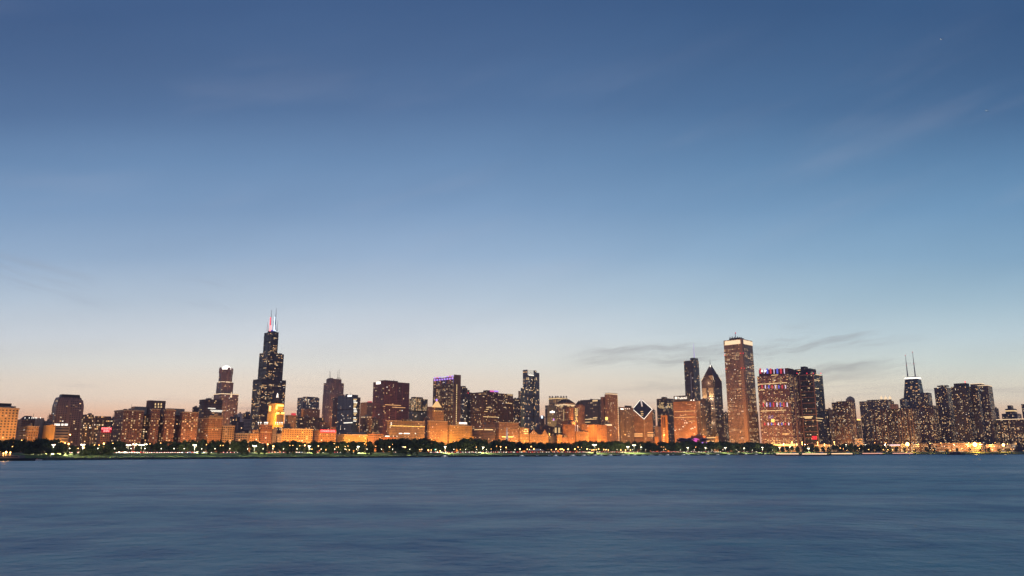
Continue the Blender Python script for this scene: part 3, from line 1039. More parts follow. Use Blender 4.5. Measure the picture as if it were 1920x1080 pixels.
b.face_rect(fr2, 519, 761.8, 531.5, 758.6, 1.2, E['gold'], 'lit_balcony')
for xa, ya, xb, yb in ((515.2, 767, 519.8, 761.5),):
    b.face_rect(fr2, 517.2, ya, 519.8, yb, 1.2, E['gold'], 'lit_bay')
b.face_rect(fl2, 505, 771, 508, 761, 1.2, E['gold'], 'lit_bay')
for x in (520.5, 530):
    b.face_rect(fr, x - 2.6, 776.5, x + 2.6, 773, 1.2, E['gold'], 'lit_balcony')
b.face_rect(fr, 518.3, 793, 531.5, 777, .6, facade('dark', Lit=.1), 'glass_bay')
for x in (517.4, 532):
    b.face_rect(fr, x - .5, 793, x + .5, 777, 1.0, GF, 'pier')
for x in (517, 520, 523.5, 527, 529.5):
    p = P(x, 792.3, 2240)
    MB().lathe((0, 0, 0), [(.4, -6), (.4, -.5), (1.6, 0), (1.2, 1.4)], 8).build('roof_lamp', E['crownwhite'], b.root, b.loc(p))
for k, (x, y, d2, pw) in enumerate(((503, 792, 2255, 3.4e5), (512, 792, 2245, 3.4e5), (526, 771, 2262, 1.3e5), (508, 775, 2266, 2.2e5))):
    p = P(x, y, d2)
    li = bpy.data.lights.new('floodlight', 'SPOT')
    li.energy, li.color, li.shadow_soft_size = pw, (1, .43, .05), 2
    li.spot_size = R(165)
    lo = bpy.data.objects.new('floodlight', li)
    COL.objects.link(lo)
    lo.parent = b.root
    lo.location = b.loc(p)
    lo.rotation_euler = (R(100), 0, 0)

b = B('office_building', BLD, 'brown block with a small red lit roof hut right of the gold tower', 2350, (535, 541, 558, 778), facade('brown', Lit=.03), win=4, roofunits=False)
b.box((546, 549, 555, 774.5), 2360, E['barred'], name='roof_hut')
b.box((531.5, 534, 545, 794), 2050, facade('lime', Lit=.1, Zone=.1), GROUND, 'low_wing')
b = B('office_tower', 'tower', 'blue grey glass slab with a row of lit offices, behind a brick block', 2550, (558, 569, 599, 745), facade('blue', Lit=.05, Zone=.08, Wall=(.08, .09, .12)), win=16)
b.box((568, 574, 597, 743.5), 2562, facade('blue', Lit=.02), name='roof_storey')
b = B('office_building', BLD, 'dull brick block in front of the blue grey glass slab', 2350, (565, 569, 600, 766.5), facade('brown', Lit=.04, Wall=(.16, .10, .10)), win=5)
b = B('office_building', BLD, 'long black low block with a few lit rooms above the long orange hotel', 2000, (555.5, 560, 608, 781.5), facade('dark', Lit=.10, Zone=.05), win=12)
FC = facade('brown', W=3.6, H=4, ww=.5, wh=.7, Lit=.04, Zone=.015, Wall=(.34, .19, .17))
b = B('skyscraper', 'skyscraper', 'brown granite skyscraper with notched shoulders and four thin roof masts', 3050, (607, 621, 645, 717), FC, win=14, roofunits=False)
b.box((612, 622, 640.5, 709.8), 3058, FC, name='upper_tier')
b.box((614, 620.5, 625, 708.6), 3062, FC, name='turret', face=False)
b.box((631, 635.5, 639.5, 708.6), 3066, FC, name='turret', face=False)
b.box((605.5, 620, 646, 738), 3035, FC, GROUND, 'base_tier')
for x, y in ((617.2, 695.5), (619.5, 696), (633, 694), (635.5, 692.5)):
    b.mast(x, 709.5, y, 30, .8, r1=.35)
b = B('office_tower', 'tower', 'dark brown slab wedged between the four mast skyscraper and blue glass tower', 2200, (624.5, 629, 636, 746), facade('darkbrown', Lit=.02), win=3)
BG = facade('blue', Lit=.015, Zone=.01, Wall=(.035, .06, .11), Glass=(.03, .065, .13))
b = B('office_tower', 'tower', 'dark blue glass tower with a white sign and a lit stair column', 2050, (634, 661.5, 671.5, 740), BG, win=8)
b.box((668.5, 670.5, 676, 745), 2062, facade('dark', Lit=.03), GROUND, 'rear_block')
fl, fr = b.face('L'), b.face('R')
b.face_rect(fl, 652, 743.6, 659.7, 740.6, .6, E['crownwhite'], 'sign_panel')
for k in range(15):
    if random.random() < .85:
        y = 748 + k * 2.9
        b.face_rect(fr, 662.5 + random.random(), y + 1.7, 668 + random.uniform(-2, 2), y, .4, E[random.choice(('white', 'yellow'))], 'lit_stair_window')
b.face_rect(fl, 645, 793.5, 661, 791.8, .4, E['white'], 'lit_floor')
b = B('office_building', BLD, 'pale brown blank ended slab in the gap left of the maroon tower', 2350, (676, 688.5, 699, 754), facade('brown', Wall=(.26, .17, .14), Lit=.02, ww=.3), win=2, roofunits=False)
b.box((689, 693, 697.5, 752.3), 2360, E['barred'], name='roof_hut')
b = B('office_building', BLD, 'brown block with an ornate lamplit top, left foot of the maroon tower', 1860, (676, 682, 697.5, 780), facade('brick', Lit=.08, W=3.2, Wall=(.2, .11, .08)), cornice=STONE, win=9)
for x in (678.5, 681, 684, 689, 694):
    p = P(x, 782, 1852)
    MB().lathe((0, 0, 0), [(.3, -2), (.9, 0), (.4, 1)], 8).build('roof_lamp', E['crown'], b.root, b.loc(p))
b = B('office_building', BLD, 'slim orange brick block tucked against the left side of the maroon tower', 1835, (697, 699, 710.5, 784.5), facade('brick', Lit=.14, W=3.6, Wall=(.34, .18, .1)), cornice=BRICKTRIM, win=10)
b = B('hotel_building', 'hotel', 'orange lit hotel with a long red neon sign across its roof', sd(600), (587, 599, 631, 806.5), facade('lime', W=4.2, H=4, ww=.42, wh=.48, Lit=.03, Wall=(.42, .21, .09)), win=4, roofunits=False)
b.box((600, 604, 620, 791.5), sd(600) + 25, facade('brick', Lit=.02, Wall=(.22, .11, .09)), GROUND, 'rear_block')
b.box((617, 620, 630, 801), sd(600) + 20, facade('brick', Lit=.02, Wall=(.2, .1, .09)), GROUND, 'rear_block')
fr = b.face('R')
sbd = b.face_rect(fr, 600, 811.5, 629.5, 805.5, .5, pmat('red lit sign board', (.2, .01, .012), .6, emit=(1, .015, .02), es=.8), 'sign_board')
text_on(b, fr, 'CONGRESS HOTEL', 600.8, 810.3, 628.8, 806.4, E['redwhite'], parent=sbd)
b = B('office_building', BLD, 'low bright orange block right of the hotel with the red neon sign', sd(645), (631.5, 645.5, 689, 814.5), facade('lime', W=4, H=4.2, ww=.45, wh=.5, Lit=.02, Wall=(.50, .35, .12)), cornice=STONE, win=3)
b.box((650, 654, 686, 810.5), sd(645) + 20, CONC, name='roof_storey')
b = B('office_building', BLD, 'low brown fronted block with an orange lit lower floor left of the maroon tower base', sd(690), (688, 690.5, 718, 813.5), facade('ribbon', W=5, H=4, ww=.8, Lit=.03, Wall=(.32, .16, .09)), cornice=BRICKTRIM, win=3)
b = B('office_building', BLD, 'lowest reddish block at the left foot of the cornice lit block', sd(718), (717, 720, 742, 819.5), facade('flat', Wall=(.34, .15, .08)), win=0)
b.face_rect(b.face('R'), 722, 818.6, 730, 817.2, .6, E['crownwhite'], 'lit_sign')

CN = facade('darkbrown', W=3.4, H=3.9, ww=.6, wh=.6, Lit=.02, Zone=.018, Wall=(.19, .078, .095), Glass=(.035, .02, .028), Strength=2)
b = B('office_tower', 'tower', 'maroon box tower with a small white sign at its top left corner', 1950, (700, 721, 768, 714.6), CN, win=24)
b.box((711, 722, 746, 712.6), 1958, CN, name='roof_storey')
b.face_rect(b.face('L'), 705.4, 720.3, 713.8, 715.8, .6, E['crownwhite'], 'sign_panel')
for y, xa, xb in ((759.5, 722, 752), (761.8, 705, 718), (764, 735, 760)):
    b.face_rect(b.face('R'), max(722, xa), y + .5, xb, y - .5, .4, E['warm'], 'lit_floor') if xa >= 722 or 1 else None
b = B('office_tower', 'tower', 'glass office block with brightly lit upper floors beside the maroon tower', 2150, (767, 775, 802, 747), facade('blue', Lit=.45, Zone=.5, Strength=1.4, Wall=(.06, .07, .07), Cool=.2), win=10, roofunits=False)
b.box((771, 777, 793, 744), 2162, facade('dark', Lit=.1), name='roof_storey')
b.box((767, 775, 802, 772), 2146, facade('blue', Lit=.03, Zone=.03), GROUND, 'dark_lower_floors')
b = B('office_building', BLD, 'wide cornice lit orange block with a bright string of lamps under its top storeys', sd(731), (726.5, 731, 796.5, 788), facade('lime', W=3.4, H=3.9, ww=.45, wh=.55, Lit=.03, Wall=(.33, .22, .14)), cornice=STONE, win=10)
fr = b.face('R')
z1_ = b.face_at(fr, 760, 799)[1]
ln = fr[3]
for k in range(26):
    b.on_face(fr, ln * (k + .5) / 26, z1_, 1.5, 1.4, 1.2, E['gold'], 'cornice_lamp')
for xa, xb in ((748, 754), (757, 768), (778, 779.5)):
    b.face_rect(fr, xa, 813.6, xb, 812, .5, E['crownwhite'], 'lit_shop_sign')
for x, y in ((733.5, 793), (733.5, 796), (730.2, 801)):
    b.face_rect(fr, max(732, x - .9), y + 1, x + .9, y - 1, .4, E['white'], 'window')
b.box((752, 756, 772, 785.5), sd(731) + 18, facade('dark', Lit=.3), name='roof_storey')
b = B('office_building', BLD, 'dark recessed block between the cornice lit block and the beacon topped hotel', 1960, (795, 798, 806, 783), facade('darkbrown', Lit=.03), win=2)
b.box((801, 804, 814, 762.5), 2130, facade('brown', Lit=.02, Wall=(.2, .12, .11)), GROUND, 'rear_block')

# beacon topped hotel
MT = facade('lime', W=3.2, H=3.7, ww=.4, wh=.5, Lit=.03, Wall=(.42, .24, .12))
d0 = sd(803)
b = B('hotel_building', 'hotel', 'orange beacon topped hotel with a lit stepped pyramid roof and purple globe', d0, (801.5, 805, 839.5, 788.5), MT, cornice=STONE, win=8, roofunits=False)
b.box((811, 815, 832.5, 769), d0 + 12, MT, name='tower')
b.ring(STONE, 1.4, .5)
b.windows(4)
b.box((813, 816.5, 830.5, 763.5), d0 + 16, MT, name='belvedere')
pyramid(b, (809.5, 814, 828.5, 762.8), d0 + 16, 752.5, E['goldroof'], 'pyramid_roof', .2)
p = P(818.6, 752.5, d0 + 35)
MB().lathe((0, 0, 0), [(1.6, -1), (1.4, 1.5), (2.4, 2.2), (2.8, 3.6), (2.2, 5), (.3, 6.5)], 12).build('globe', E['purple'], b.root, b.loc(p))
for x in (815, 819, 823, 827):
    b.face_rect(b.face('R', 1), x - .5, 771, x + .5, 769.6, .5, E['gold'], 'cornice_lamp')

b = B('office_tower', 'tower', 'slab tower with purple lights along its top and a tall light strip on its side', 2150, (813, 851, 864, 706), facade('dark', W=4.5, H=4, ww=.8, wh=.6, Lit=.16, Zone=.35, Strength=1.5, Span=4, Wall=(.10, .07, .07)), win=26, roofunits=False)
fl, fr = b.face('L'), b.face('R')
C_, L_, R_, z_, d_ = b.tops[0]
side = b.on_face(fr, R_ / 2, (GROUND + z_ + 6) / 2, R_, z_ + 6 - GROUND, .5, facade('flat', Wall=(.13, .09, .09)), 'side_wall')
for k in range(8):
    u = L_ * (k + .5) / 8
    b.on_face(fl, u, z_ - 5, L_ * .075, 4.5, .8, E['purple'], 'crown_light')
    b.on_face(fl, u, z_ + 1.6, L_ * .09, 3, .8, E[('purple', 'pink', 'purple', 'barwhite', 'barwhite', 'purple', 'pink', 'purple')[k]], 'crown_light')
    b.on_face(fl, u + L_ * .05, z_ - 12, 1.0, 14, .6, E[('barred', 'blue', 'barred', 'blue', 'blue', 'barred', 'barred', 'blue')[k]], 'light_bar')
for k in range(9):
    b.on_face(fl, L_ * k / 8.0, (GROUND + z_) / 2, 1.1, z_ - GROUND, 1.0, facade('flat', Wall=(.14, .1, .1)), 'pier')
for k in range(30):
    b.on_face(fr, R_ * .42, z_ - 24 - k * 5.4, 2.4, random.uniform(2.5, 5), 1.0, E['yellow'], 'stair_window')
b = B('office_tower', 'tower', 'dark tower with a stepped right shoulder behind the purple topped slab', 2420, (863.5, 868, 873.5, 723.5), facade('dark', Lit=.05), win=4, roofunits=False)
for T, dd in (((863.5, 870, 876.5, 727), 2), ((863.5, 871, 880.5, 730.5), 4), ((863.5, 872, 884.5, 735), 6)):
    b.box(T, 2420 + dd, b.mat, GROUND, 'step')
p = P(877.8, 737.5, 2400)
MB().lathe((0, 0, 0), [(.8, 0), (1.2, .8), (.6, 2)], 8).build('warning_light', E['red'], b.root, b.loc(p))
b.box((864, 871, 882.5, 748.5), 2300, facade('blue', Lit=.06, Zone=.06), GROUND, 'glass_block')
b.windows(8)
WB = facade('darkbrown', W=3.6, H=4, ww=.72, wh=.55, Lit=.05, Zone=.10, Wall=(.10, .055, .055), Strength=1.9, Span=4)
b = B('office_tower', 'tower', 'wide dark brown office block with a magenta lit band on its roof', 2250, (882, 905, 962, 735), WB, win=28, roofunits=False)
b.box((906, 913, 934.5, 731.5), 2262, WB, name='roof_storey')
b.face_rect(b.faces[-2], 918.5, 735, 926, 732, .8, E['pink'], 'roof_light_band')
b.face_rect(b.faces[-2], 926, 735, 934, 732.3, .8, E['purple'], 'roof_light_band')
for y, xa, xb in ((764, 912, 921), (771.5, 908, 914), (767.5, 911, 916), (740.5, 951, 961), (756, 948, 960), (781.8, 906, 935)):
    b.face_rect(b.face('R'), xa, y + .5, xb, y - .5, .4, E['yellow'], 'lit_floor')
b = B('office_tower', 'tower', 'dark narrow block with a lit window column left of the blue glass skyscraper', 2400, (961, 964, 977, 747), facade('dark', Lit=.12, Zone=.06), win=10)
b.box((971.8, 973.5, 977, 733), 2600, facade('grey', Lit=.3), GROUND, 'rear_shaft')

LG = facade('blue', W=3, H=3.6, Lit=.06, Zone=.03, Wall=(.035, .065, .13), Glass=(.03, .07, .14), Cool=.2, Strength=2.4)
b = B('skyscraper', 'skyscraper', 'slender dark blue glass skyscraper with a crown of white vertical lights', 2250, (980.3, 989, 1006, 693), LG, win=30, roofunits=False)
b.box((1001, 1003.5, 1011.3, 698.5), 2262, LG, GROUND, 'rear_tier')
b.box((976.3, 983, 990, 727), 2238, LG, GROUND, 'front_tier')
b.windows(16)
fl, fr = b.face('L'), b.face('R')
z_ = b.tops[0][3]
R_ = b.tops[0][2]
for k in range(6):
    b.on_face(fr, R_ * (.05 + k * .11), z_ - 7.5, .8, 16, 1.0, E['white'], 'crown_fin')
b.face_rect(fr, 991, 704.5, 1002, 703, .8, E['white'], 'lit_floor')

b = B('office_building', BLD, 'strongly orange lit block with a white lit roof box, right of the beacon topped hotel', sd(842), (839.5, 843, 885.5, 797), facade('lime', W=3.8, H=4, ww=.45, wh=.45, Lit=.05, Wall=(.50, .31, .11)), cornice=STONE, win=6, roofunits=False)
b.box((857, 860, 876, 791), sd(842) + 14, CONC, name='roof_storey')
b.face_rect(b.faces[-2], 861, 795, 875, 792, .6, E['crownwhite'], 'lit_roof_box')
b.box((884, 885.5, 889, 818), sd(886), b.mat, GROUND, 'low_wing')
b = B('office_building', BLD, 'shaded dark fronted block with one bright row of lit windows', sd(887) + 10, (885.5, 907, 928, 795), facade('ribbon', W=4, H=4, ww=.85, wh=.5, Lit=.02, Zone=.03, Wall=(.2, .12, .10)), win=6)
b.face_rect(b.face('R'), 908, 806.5, 924, 804.5, .5, E['yellow'], 'lit_floor')
b.face_rect(b.face('L'), 891, 806, 906, 804.7, .5, E['yellow'], 'lit_floor')
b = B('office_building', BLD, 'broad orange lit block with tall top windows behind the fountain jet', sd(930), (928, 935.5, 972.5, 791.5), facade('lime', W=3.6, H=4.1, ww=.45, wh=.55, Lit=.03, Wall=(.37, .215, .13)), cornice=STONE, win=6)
b.ring(STONE, .9, .4, 'string_course', 17)
b.face_rect(b.face('R'), 941, 819.8, 962, 818.4, .5, E['gold'], 'lit_shop_front')
b = B('office_building', BLD, 'narrow block with very brightly lit rooms left of the twin gabled block', sd(973), (972, 974.5, 991.5, 801.5), facade('lime', W=4, H=4, Lit=.2, ww=.5, Wall=(.44, .27, .13)), win=8)
fr = b.face('R')
for k in range(9):
    y = 804 + (k // 3) * 3.8
    b.face_rect(fr, 982 + (k % 3) * 3, y + 2, 983.8 + (k % 3) * 3, y, .5, E['gold' if k % 2 else 'yellow'], 'window')

# twin gabled block
d0 = sd(994)
GB = facade('lime', W=3.6, H=4.2, ww=.42, wh=.6, Lit=.03, Wall=(.42, .25, .13))
b = B('gabled_building', BLD, 'twin gabled stone block with a steep dark roof, facing the park', d0, (991.5, 993, 1028.5, 813.8), GB, win=4, roofunits=False)
fr = b.face('R')
C_, L_, R_, z_, d_ = b.tops[0]
L_ = max(L_, 26)
u0 = 0
for xa, xb, yp in ((993, 1007.5, 805.3), (1016, 1026.5, 805)):
    ua, ub = b.face_at(fr, xa, 813)[0], b.face_at(fr, xb, 813)[0]
    zp = b.face_at(fr, (xa + xb) / 2, yp)[1]
    um = (ua + ub) / 2
    V, F = [], []
    for dp in (-.6, 22):
        for u, z in ((ua, z_ - 12), (ub, z_ - 12), (ub, z_ + .5), (um, zp), (ua, z_ + .5)):
            c = C_ + GN * u + GW * dp
            V.append(b.loc((c.x, c.y, z)))
    F = [(0, 1, 2, 3, 4), (9, 8, 7, 6, 5), (1, 6, 7, 2), (2, 7, 8, 3), (3, 8, 9, 4), (4, 9, 5, 0)]
    uv = []
    zz = [z_ - 12, z_ - 12, z_ + .5, zp, z_ + .5]
    uu = [ua, ub, ub, um, ua]
    for f in F:
        for i in f:
            uv.append((uu[i % 5] if f is F[0] else 0, zz[i % 5] - z_ + 12.6 if f is F[0] else 0))
    obj('gable', mesh_of('gable', V, F, [GB, ROOF], [0, 0, 0, 1, 1, 0], uv), b.root)
ua, ub = b.face_at(fr, 1000, 813)[0], b.face_at(fr, 1021, 813)[0]
zr = b.face_at(fr, 1010, 805)[1]
V = []
for u in (ua, ub):
    for dp, z in ((0.5, z_), (24, z_), (12, zr)):
        c = C_ + GN * u + GW * dp
        V.append(b.loc((c.x, c.y, z)))
obj('steep_roof', mesh_of('steep_roof', V, [(0, 3, 5, 2), (1, 2, 5, 4), (0, 2, 1), (3, 4, 5), (0, 1, 4, 3)], [ROOF]), b.root)
b.face_rect(fr, 1000.5, 818.8, 1004, 817.6, .5, E['yellow'], 'lit_sign')

b = B('office_tower', 'tower', 'small round topped tower in the gap right of the blue glass skyscraper', 2900, (1012, 1015, 1021.3, 783), facade('dark', Lit=.05), win=3, roofunits=False)
p = P(1017, 783, 2925)
MB().lathe((0, 0, -1), [(11, 0), (10, 4), (7, 7), (2, 9)], 12).build('dome', CONC, b.root, b.loc(p))
b.face_rect(b.face('R'), 1014.6, 784.5, 1017.5, 779.5, .6, E['icy'], 'lit_sign')
b = B('office_tower', 'tower', 'plain blue black glass block with a blurred white sign on its face', 2500, (1022, 1026, 1043.5, 760), facade('blue', Lit=.01, Zone=.01, Wall=(.05, .06, .09), Glass=(.045, .06, .10)), win=4)
fr = b.face('R')
for xa, ya, xb, yb in ((1031, 774, 1034, 771.3), (1034.2, 774.3, 1037, 770), (1037.2, 774, 1039.8, 771)):
    b.face_rect(fr, xa, ya, xb, yb, .5, E['crownwhite'], 'sign_panel')
b.face_rect(fr, 1037, 788.5, 1039, 785, .5, E['purple'], 'purple_light')
b = B('office_tower', 'tower', 'tower with a crown of tall bright windows behind the pediment roofed tower', 2850, (1029, 1045, 1064, 745), facade('dark', W=7, H=15, ww=.5, wh=.75, Lit=.6, Zone=0, Strength=1.5, Wall=(.2, .16, .12)), win=2, roofunits=False)
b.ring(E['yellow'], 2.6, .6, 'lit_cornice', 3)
for x in (1031, 1036, 1042, 1046, 1052, 1057, 1062):
    b.mast(x, 745.5, 742.5, 20, 3.2, r1=2.5, mat=CONC, name='pinnacle')
PT = facade('brown', W=3.4, H=4.1, ww=.5, wh=.7, Lit=.09, Zone=.05, Wall=(.17, .12, .11), Glass=(.04, .05, .07))
b = B('office_tower', 'tower', 'grey tower with a low pediment hip roof over a lit attic band', 2600, (1043, 1060, 1078.5, 755.5), PT, cornice=STONE, win=18, roofunits=False)
pyramid(b, (1043, 1060, 1078.5, 755), 2600, 748.5, ROOF, 'hip_roof', .35)
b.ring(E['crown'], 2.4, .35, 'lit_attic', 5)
for x in (1047, 1054, 1066, 1073):
    b.face_rect(b.face('L' if x < 1060 else 'R'), x - 2.2, 762.2, x + 2.2, 760.8, .5, E['yellow'], 'lit_floor')
BT = facade('brick', W=3, H=3.8, ww=.42, wh=.6, Lit=.06, Wall=(.28, .13, .085))
b = B('office_tower', 'tower', 'reddish setback tower in front of the pediment roofed tower', 2330, (1056, 1066.5, 1075, 764), BT, win=8, roofunits=False)
b.box((1059, 1067, 1073, 761.8), 2338, BT, name='roof_storey')
b.box((1053, 1065.5, 1078.5, 790), 2320, BT, GROUND, 'base_tier')
for k in range(13):
    b.face_rect(b.face('L'), 1056.6, 789 - k * 1.7, 1057.7, 788 - k * 1.7, .5, E['yellow'], 'window')
b = B('office_tower', 'tower', 'reddish tower with a dark pyramid cap and a tall lit glass bay', 2400, (1077, 1084.5, 1096, 760), facade('brick', W=3, H=4, ww=.4, wh=.7, Lit=.04, Wall=(.27, .14, .11)), win=4, roofunits=False)
b.box((1078.5, 1085.5, 1092.5, 757.5), 2408, b.mat, name='upper_tier')
pyramid(b, (1079, 1085.8, 1092, 757.5), 2410, 750.8, ROOF, 'pyramid_cap', .02)
fl = b.face('L')
for k in range(15):
    for q_ in range(3):
        if random.random() < .85:
            b.face_rect(fl, 1078.2 + q_ * 1.9, 791.5 - k * 1.75, 1079.5 + q_ * 1.9, 790.4 - k * 1.75, .5, E[random.choice(('yellow', 'yellow', 'gold'))], 'bay_window')
b = B('office_tower', 'tower', 'broad dark blue grey office block with a lit strip at its top right', 2720, (1087.5, 1121, 1127, 748.5), facade('dark', W=3, H=4, ww=.7, wh=.9, Lit=.01, Zone=.02, Wall=(.06, .06, .075), Glass=(.035, .04, .06)), win=8)
b.face_rect(b.face('L'), 1111, 752.6, 1120.5, 750.2, .6, E['yellow'], 'lit_floor')
for y, xa, xb in ((786, 1097, 1119), (791.5, 1097, 1107), (783, 1112, 1120)):
    b.face_rect(b.face('L'), xa, y + .6, xb, y - .6, .5, E['yellow'], 'lit_floor')
HB = facade('brick', W=3.4, H=3.6, ww=.6, wh=.5, Lit=.09, Zone=.02, Wall=(.22, .12, .10))
b = B('apartment_tower', 'tower', 'brown apartment tower with a glowing crown and a string of lamps down its right edge', 2450, (1133.5, 1141, 1158, 739), HB, win=22, roofunits=False)
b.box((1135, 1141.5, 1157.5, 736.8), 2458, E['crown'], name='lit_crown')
b.ring(STONE, 1.6, .6)
b.box((1126, 1131, 1138, 744), 2462, HB, GROUND, 'lower_tier')
b.windows(5)
fr = b.face('R')
for k in range(24):
    b.on_face(fr, fr[3] - 1.2, GROUND + 24 + k * 6.6, 2.0, 2.2, 1.2, E['yellow'], 'edge_lamp')
b.face_rect(b.face('L'), 1135.2, 787.5, 1139.5, 782, .6, E['gold'], 'lit_lounge')
b = B('office_tower', 'tower', 'greyish brown block with a bright white strip at its top left corner', 2560, (1159.5, 1163, 1187.5, 763), facade('grey', W=3, H=3.9, ww=.5, wh=.8, Lit=.025, Zone=.02, Wall=(.20, .14, .12)), win=12)
b.box((1171, 1175, 1184, 760.3), 2575, DARKMETAL, name='roof_storey')
b.face_rect(b.face('R'), 1163.3, 768, 1169, 765.8, .6, E['crownwhite'], 'lit_sign')
for x in (1172, 1176, 1180):
    b.face_rect(b.face('R'), x - .7, 767, x + .7, 766, .6, E['crownwhite'], 'roof_lamp')

# lower row in front
b = B('office_building', BLD, 'dim grey block behind the twin gabled block', 2330, (1012, 1016, 1034, 798), facade('grey', Wall=(.2, .13, .12), Lit=.04, W=4), win=3)
b = B('office_building', BLD, 'dark block with two tall lit windows above the small orange cube', 2310, (1032, 1036, 1056, 800), facade('dark', Lit=.02), win=2)
fr = b.face('R')
for x in (1041.8, 1048.3):
    for k in range(5):
        b.face_rect(fr, x - 1.7, 811.5 - k * 2, x + 1.7, 810 - k * 2, .5, E['yellow'], 'window')
b = B('office_building', BLD, 'dark low block with a small round lamp, right of the twin gabled block', sd(1030) + 15, (1027.5, 1030, 1046, 816), facade('dark', Lit=.03), win=2)
p = P(1030.3, 814.3, sd(1030) + 8)
MB().lathe((0, 0, 0), [(.5, -5), (.5, -1), (1.7, 0), (2, 1.2), (1.2, 2.6)], 10).build('roof_lamp', E['gold'], b.root, b.loc(p))
b = B('office_building', BLD, 'small bright orange cube with square windows right of the twin gabled block', sd(1045), (1044, 1045.5, 1054.5, 815.5), facade('lime', W=5, H=4.4, ww=.55, wh=.5, Lit=.06, Wall=(.48, .25, .10)), cornice=STONE, win=2)
b = B('office_building', BLD, 'low plain orange block between the small orange cube and a taller corner block', sd(1056), (1054, 1055.5, 1067, 819.5), facade('ribbon', Lit=.01, Wall=(.36, .18, .10), W=3, ww=.6), win=1)
b = B('office_building', BLD, 'corner block with dark left side and orange right side under the reddish setback tower', sd(1065), (1055, 1065.5, 1078.5, 796), facade('brick', W=3.4, H=3.8, ww=.4, wh=.5, Lit=.02, Wall=(.36, .17, .09)), cornice=BRICKTRIM, win=2)
b = B('office_building', BLD, 'stepped orange block with a small upper tower, below the pyramid capped tower', sd(1080), (1078, 1080, 1103.5, 808.5), facade('lime', W=3.6, H=3.9, Lit=.03, Wall=(.42, .22, .11)), win=3, roofunits=False)
b.box((1086, 1090.5, 1100.5, 794.5), sd(1080) + 25, facade('brick', W=3.6, H=3.9, Lit=.03, Wall=(.36, .18, .10)), GROUND, 'upper_tower')
b.box((1095, 1096, 1101, 804), sd(1080) + 12, b.mat, name='turret')
for x in (1078.5, 1083):
    p = P(x, 798.5, sd(1080) + 30)
    MB().lathe((0, 0, 0), [(.3, -20), (.3, -.3), (1.4, 0), (1, 1.6)], 8).build('roof_lamp', E['crownwhite'], b.root, b.loc(p))
b = B('office_building', BLD, 'square block with a dull brown left side and a strongly orange right side', sd(1119), (1100, 1119, 1137.5, 796), facade('brick', W=3.2, H=3.7, ww=.4, wh=.5, Lit=.01, Wall=(.40, .19, .09)), win=1)
b = B('office_building', BLD, 'thin block with a lit cream top storey at the foot of the lamp edged tower', sd(1138) + 40, (1135, 1138, 1147, 795), facade('brick', Lit=.06), win=3)
b.ring(E['crown'], 4, .5, 'lit_top_storey', 1)

# the diamond roofed tower
d0 = 2600
DM = facade('ribbon', W=4, H=4.2, ww=1.01, wh=.42, Lit=.02, Zone=.02, Wall=(.46, .27, .17), Glass=(.05, .035, .035))
C_, L_, R_, z_ = foot((1187, 1207.6, 1223.6, 786), d0)
b = B('skyscraper', 'skyscraper', 'banded tower sliced off in a dark diamond roof outlined in white light', d0, (1187, 1207.6, 1223.6, 786), DM, win=0, roofunits=False)
bpy.data.objects.remove(b.root.children[0] if b.root.children else None)
A_, D_, K_ = C_ + GN * R_, C_ + GW * L_, C_ + GN * R_ + GW * L_
zA, zD = P(1223.6, 767.3, A_.y).z, P(1187, 767, D_.y).z
zK = zA + zD - z_
zK = max(zK, P(1202.5, 748.5, K_.y).z)
b.prism('wall', [tuple(C_), tuple(A_), tuple(K_), tuple(D_)], GROUND - 1, [z_, zA, zK, zD], DM, roofmat=GLASSD)
pt = [Vector((C_.x, C_.y, z_)), Vector((A_.x, A_.y, zA)), Vector((K_.x, K_.y, zK)), Vector((D_.x, D_.y, zD))]
for i in range(4):
    MB().tube(b.loc(pt[i]), b.loc(pt[(i + 1) % 4]), 1.0, 1.0, 6).build('rim_light', E['barwhite'] if 0 else E['white'], b.root)
mid = pt[0].lerp(pt[2], .62)
MB().tube(b.loc(pt[2] + Vector((0, 0, .6))), b.loc(mid + Vector((0, 0, 1.2))), 3.0, 2.4, 6).build('roof_slot', pmat('pale slot panel', (.6, .55, .5), .5, emit=(1, .9, .8), es=.45), b.root)
for t in (.18, .26, .36):
    c = pt[0].lerp(pt[2], t) + Vector((random.uniform(-6, 6), 0, 1.2))
    MB().box((0, 0, 0), (9, 2, 1.6), .3).build('skylight', E['yellow'], b.root, b.loc(c))
c = (C_ - Vector((0, .4)))
MB().box((0, 0, 0), (1.6, 1.6, z_ - GROUND)).build('corner_slit', STONE, b.root, b.loc((c.x, c.y, (z_ + GROUND) / 2)))
b.faces = [('R', C_, GN, R_, GROUND - 1, z_, DM), ('L', D_, -GW, L_, GROUND - 1, z_, DM)]
b.windows(8)
fl, fr = b.face('L'), b.face('R')
for fc, xa, xb, ys in ((fl, 1189, 1205, (813, 815.5, 818)), (fr, 1214, 1225, (811, 815, 817.5))):
    for y in ys:
        b.face_rect(fc, xa, y + .7, xb, y - .7, .5, E['warm'], 'lit_floor')

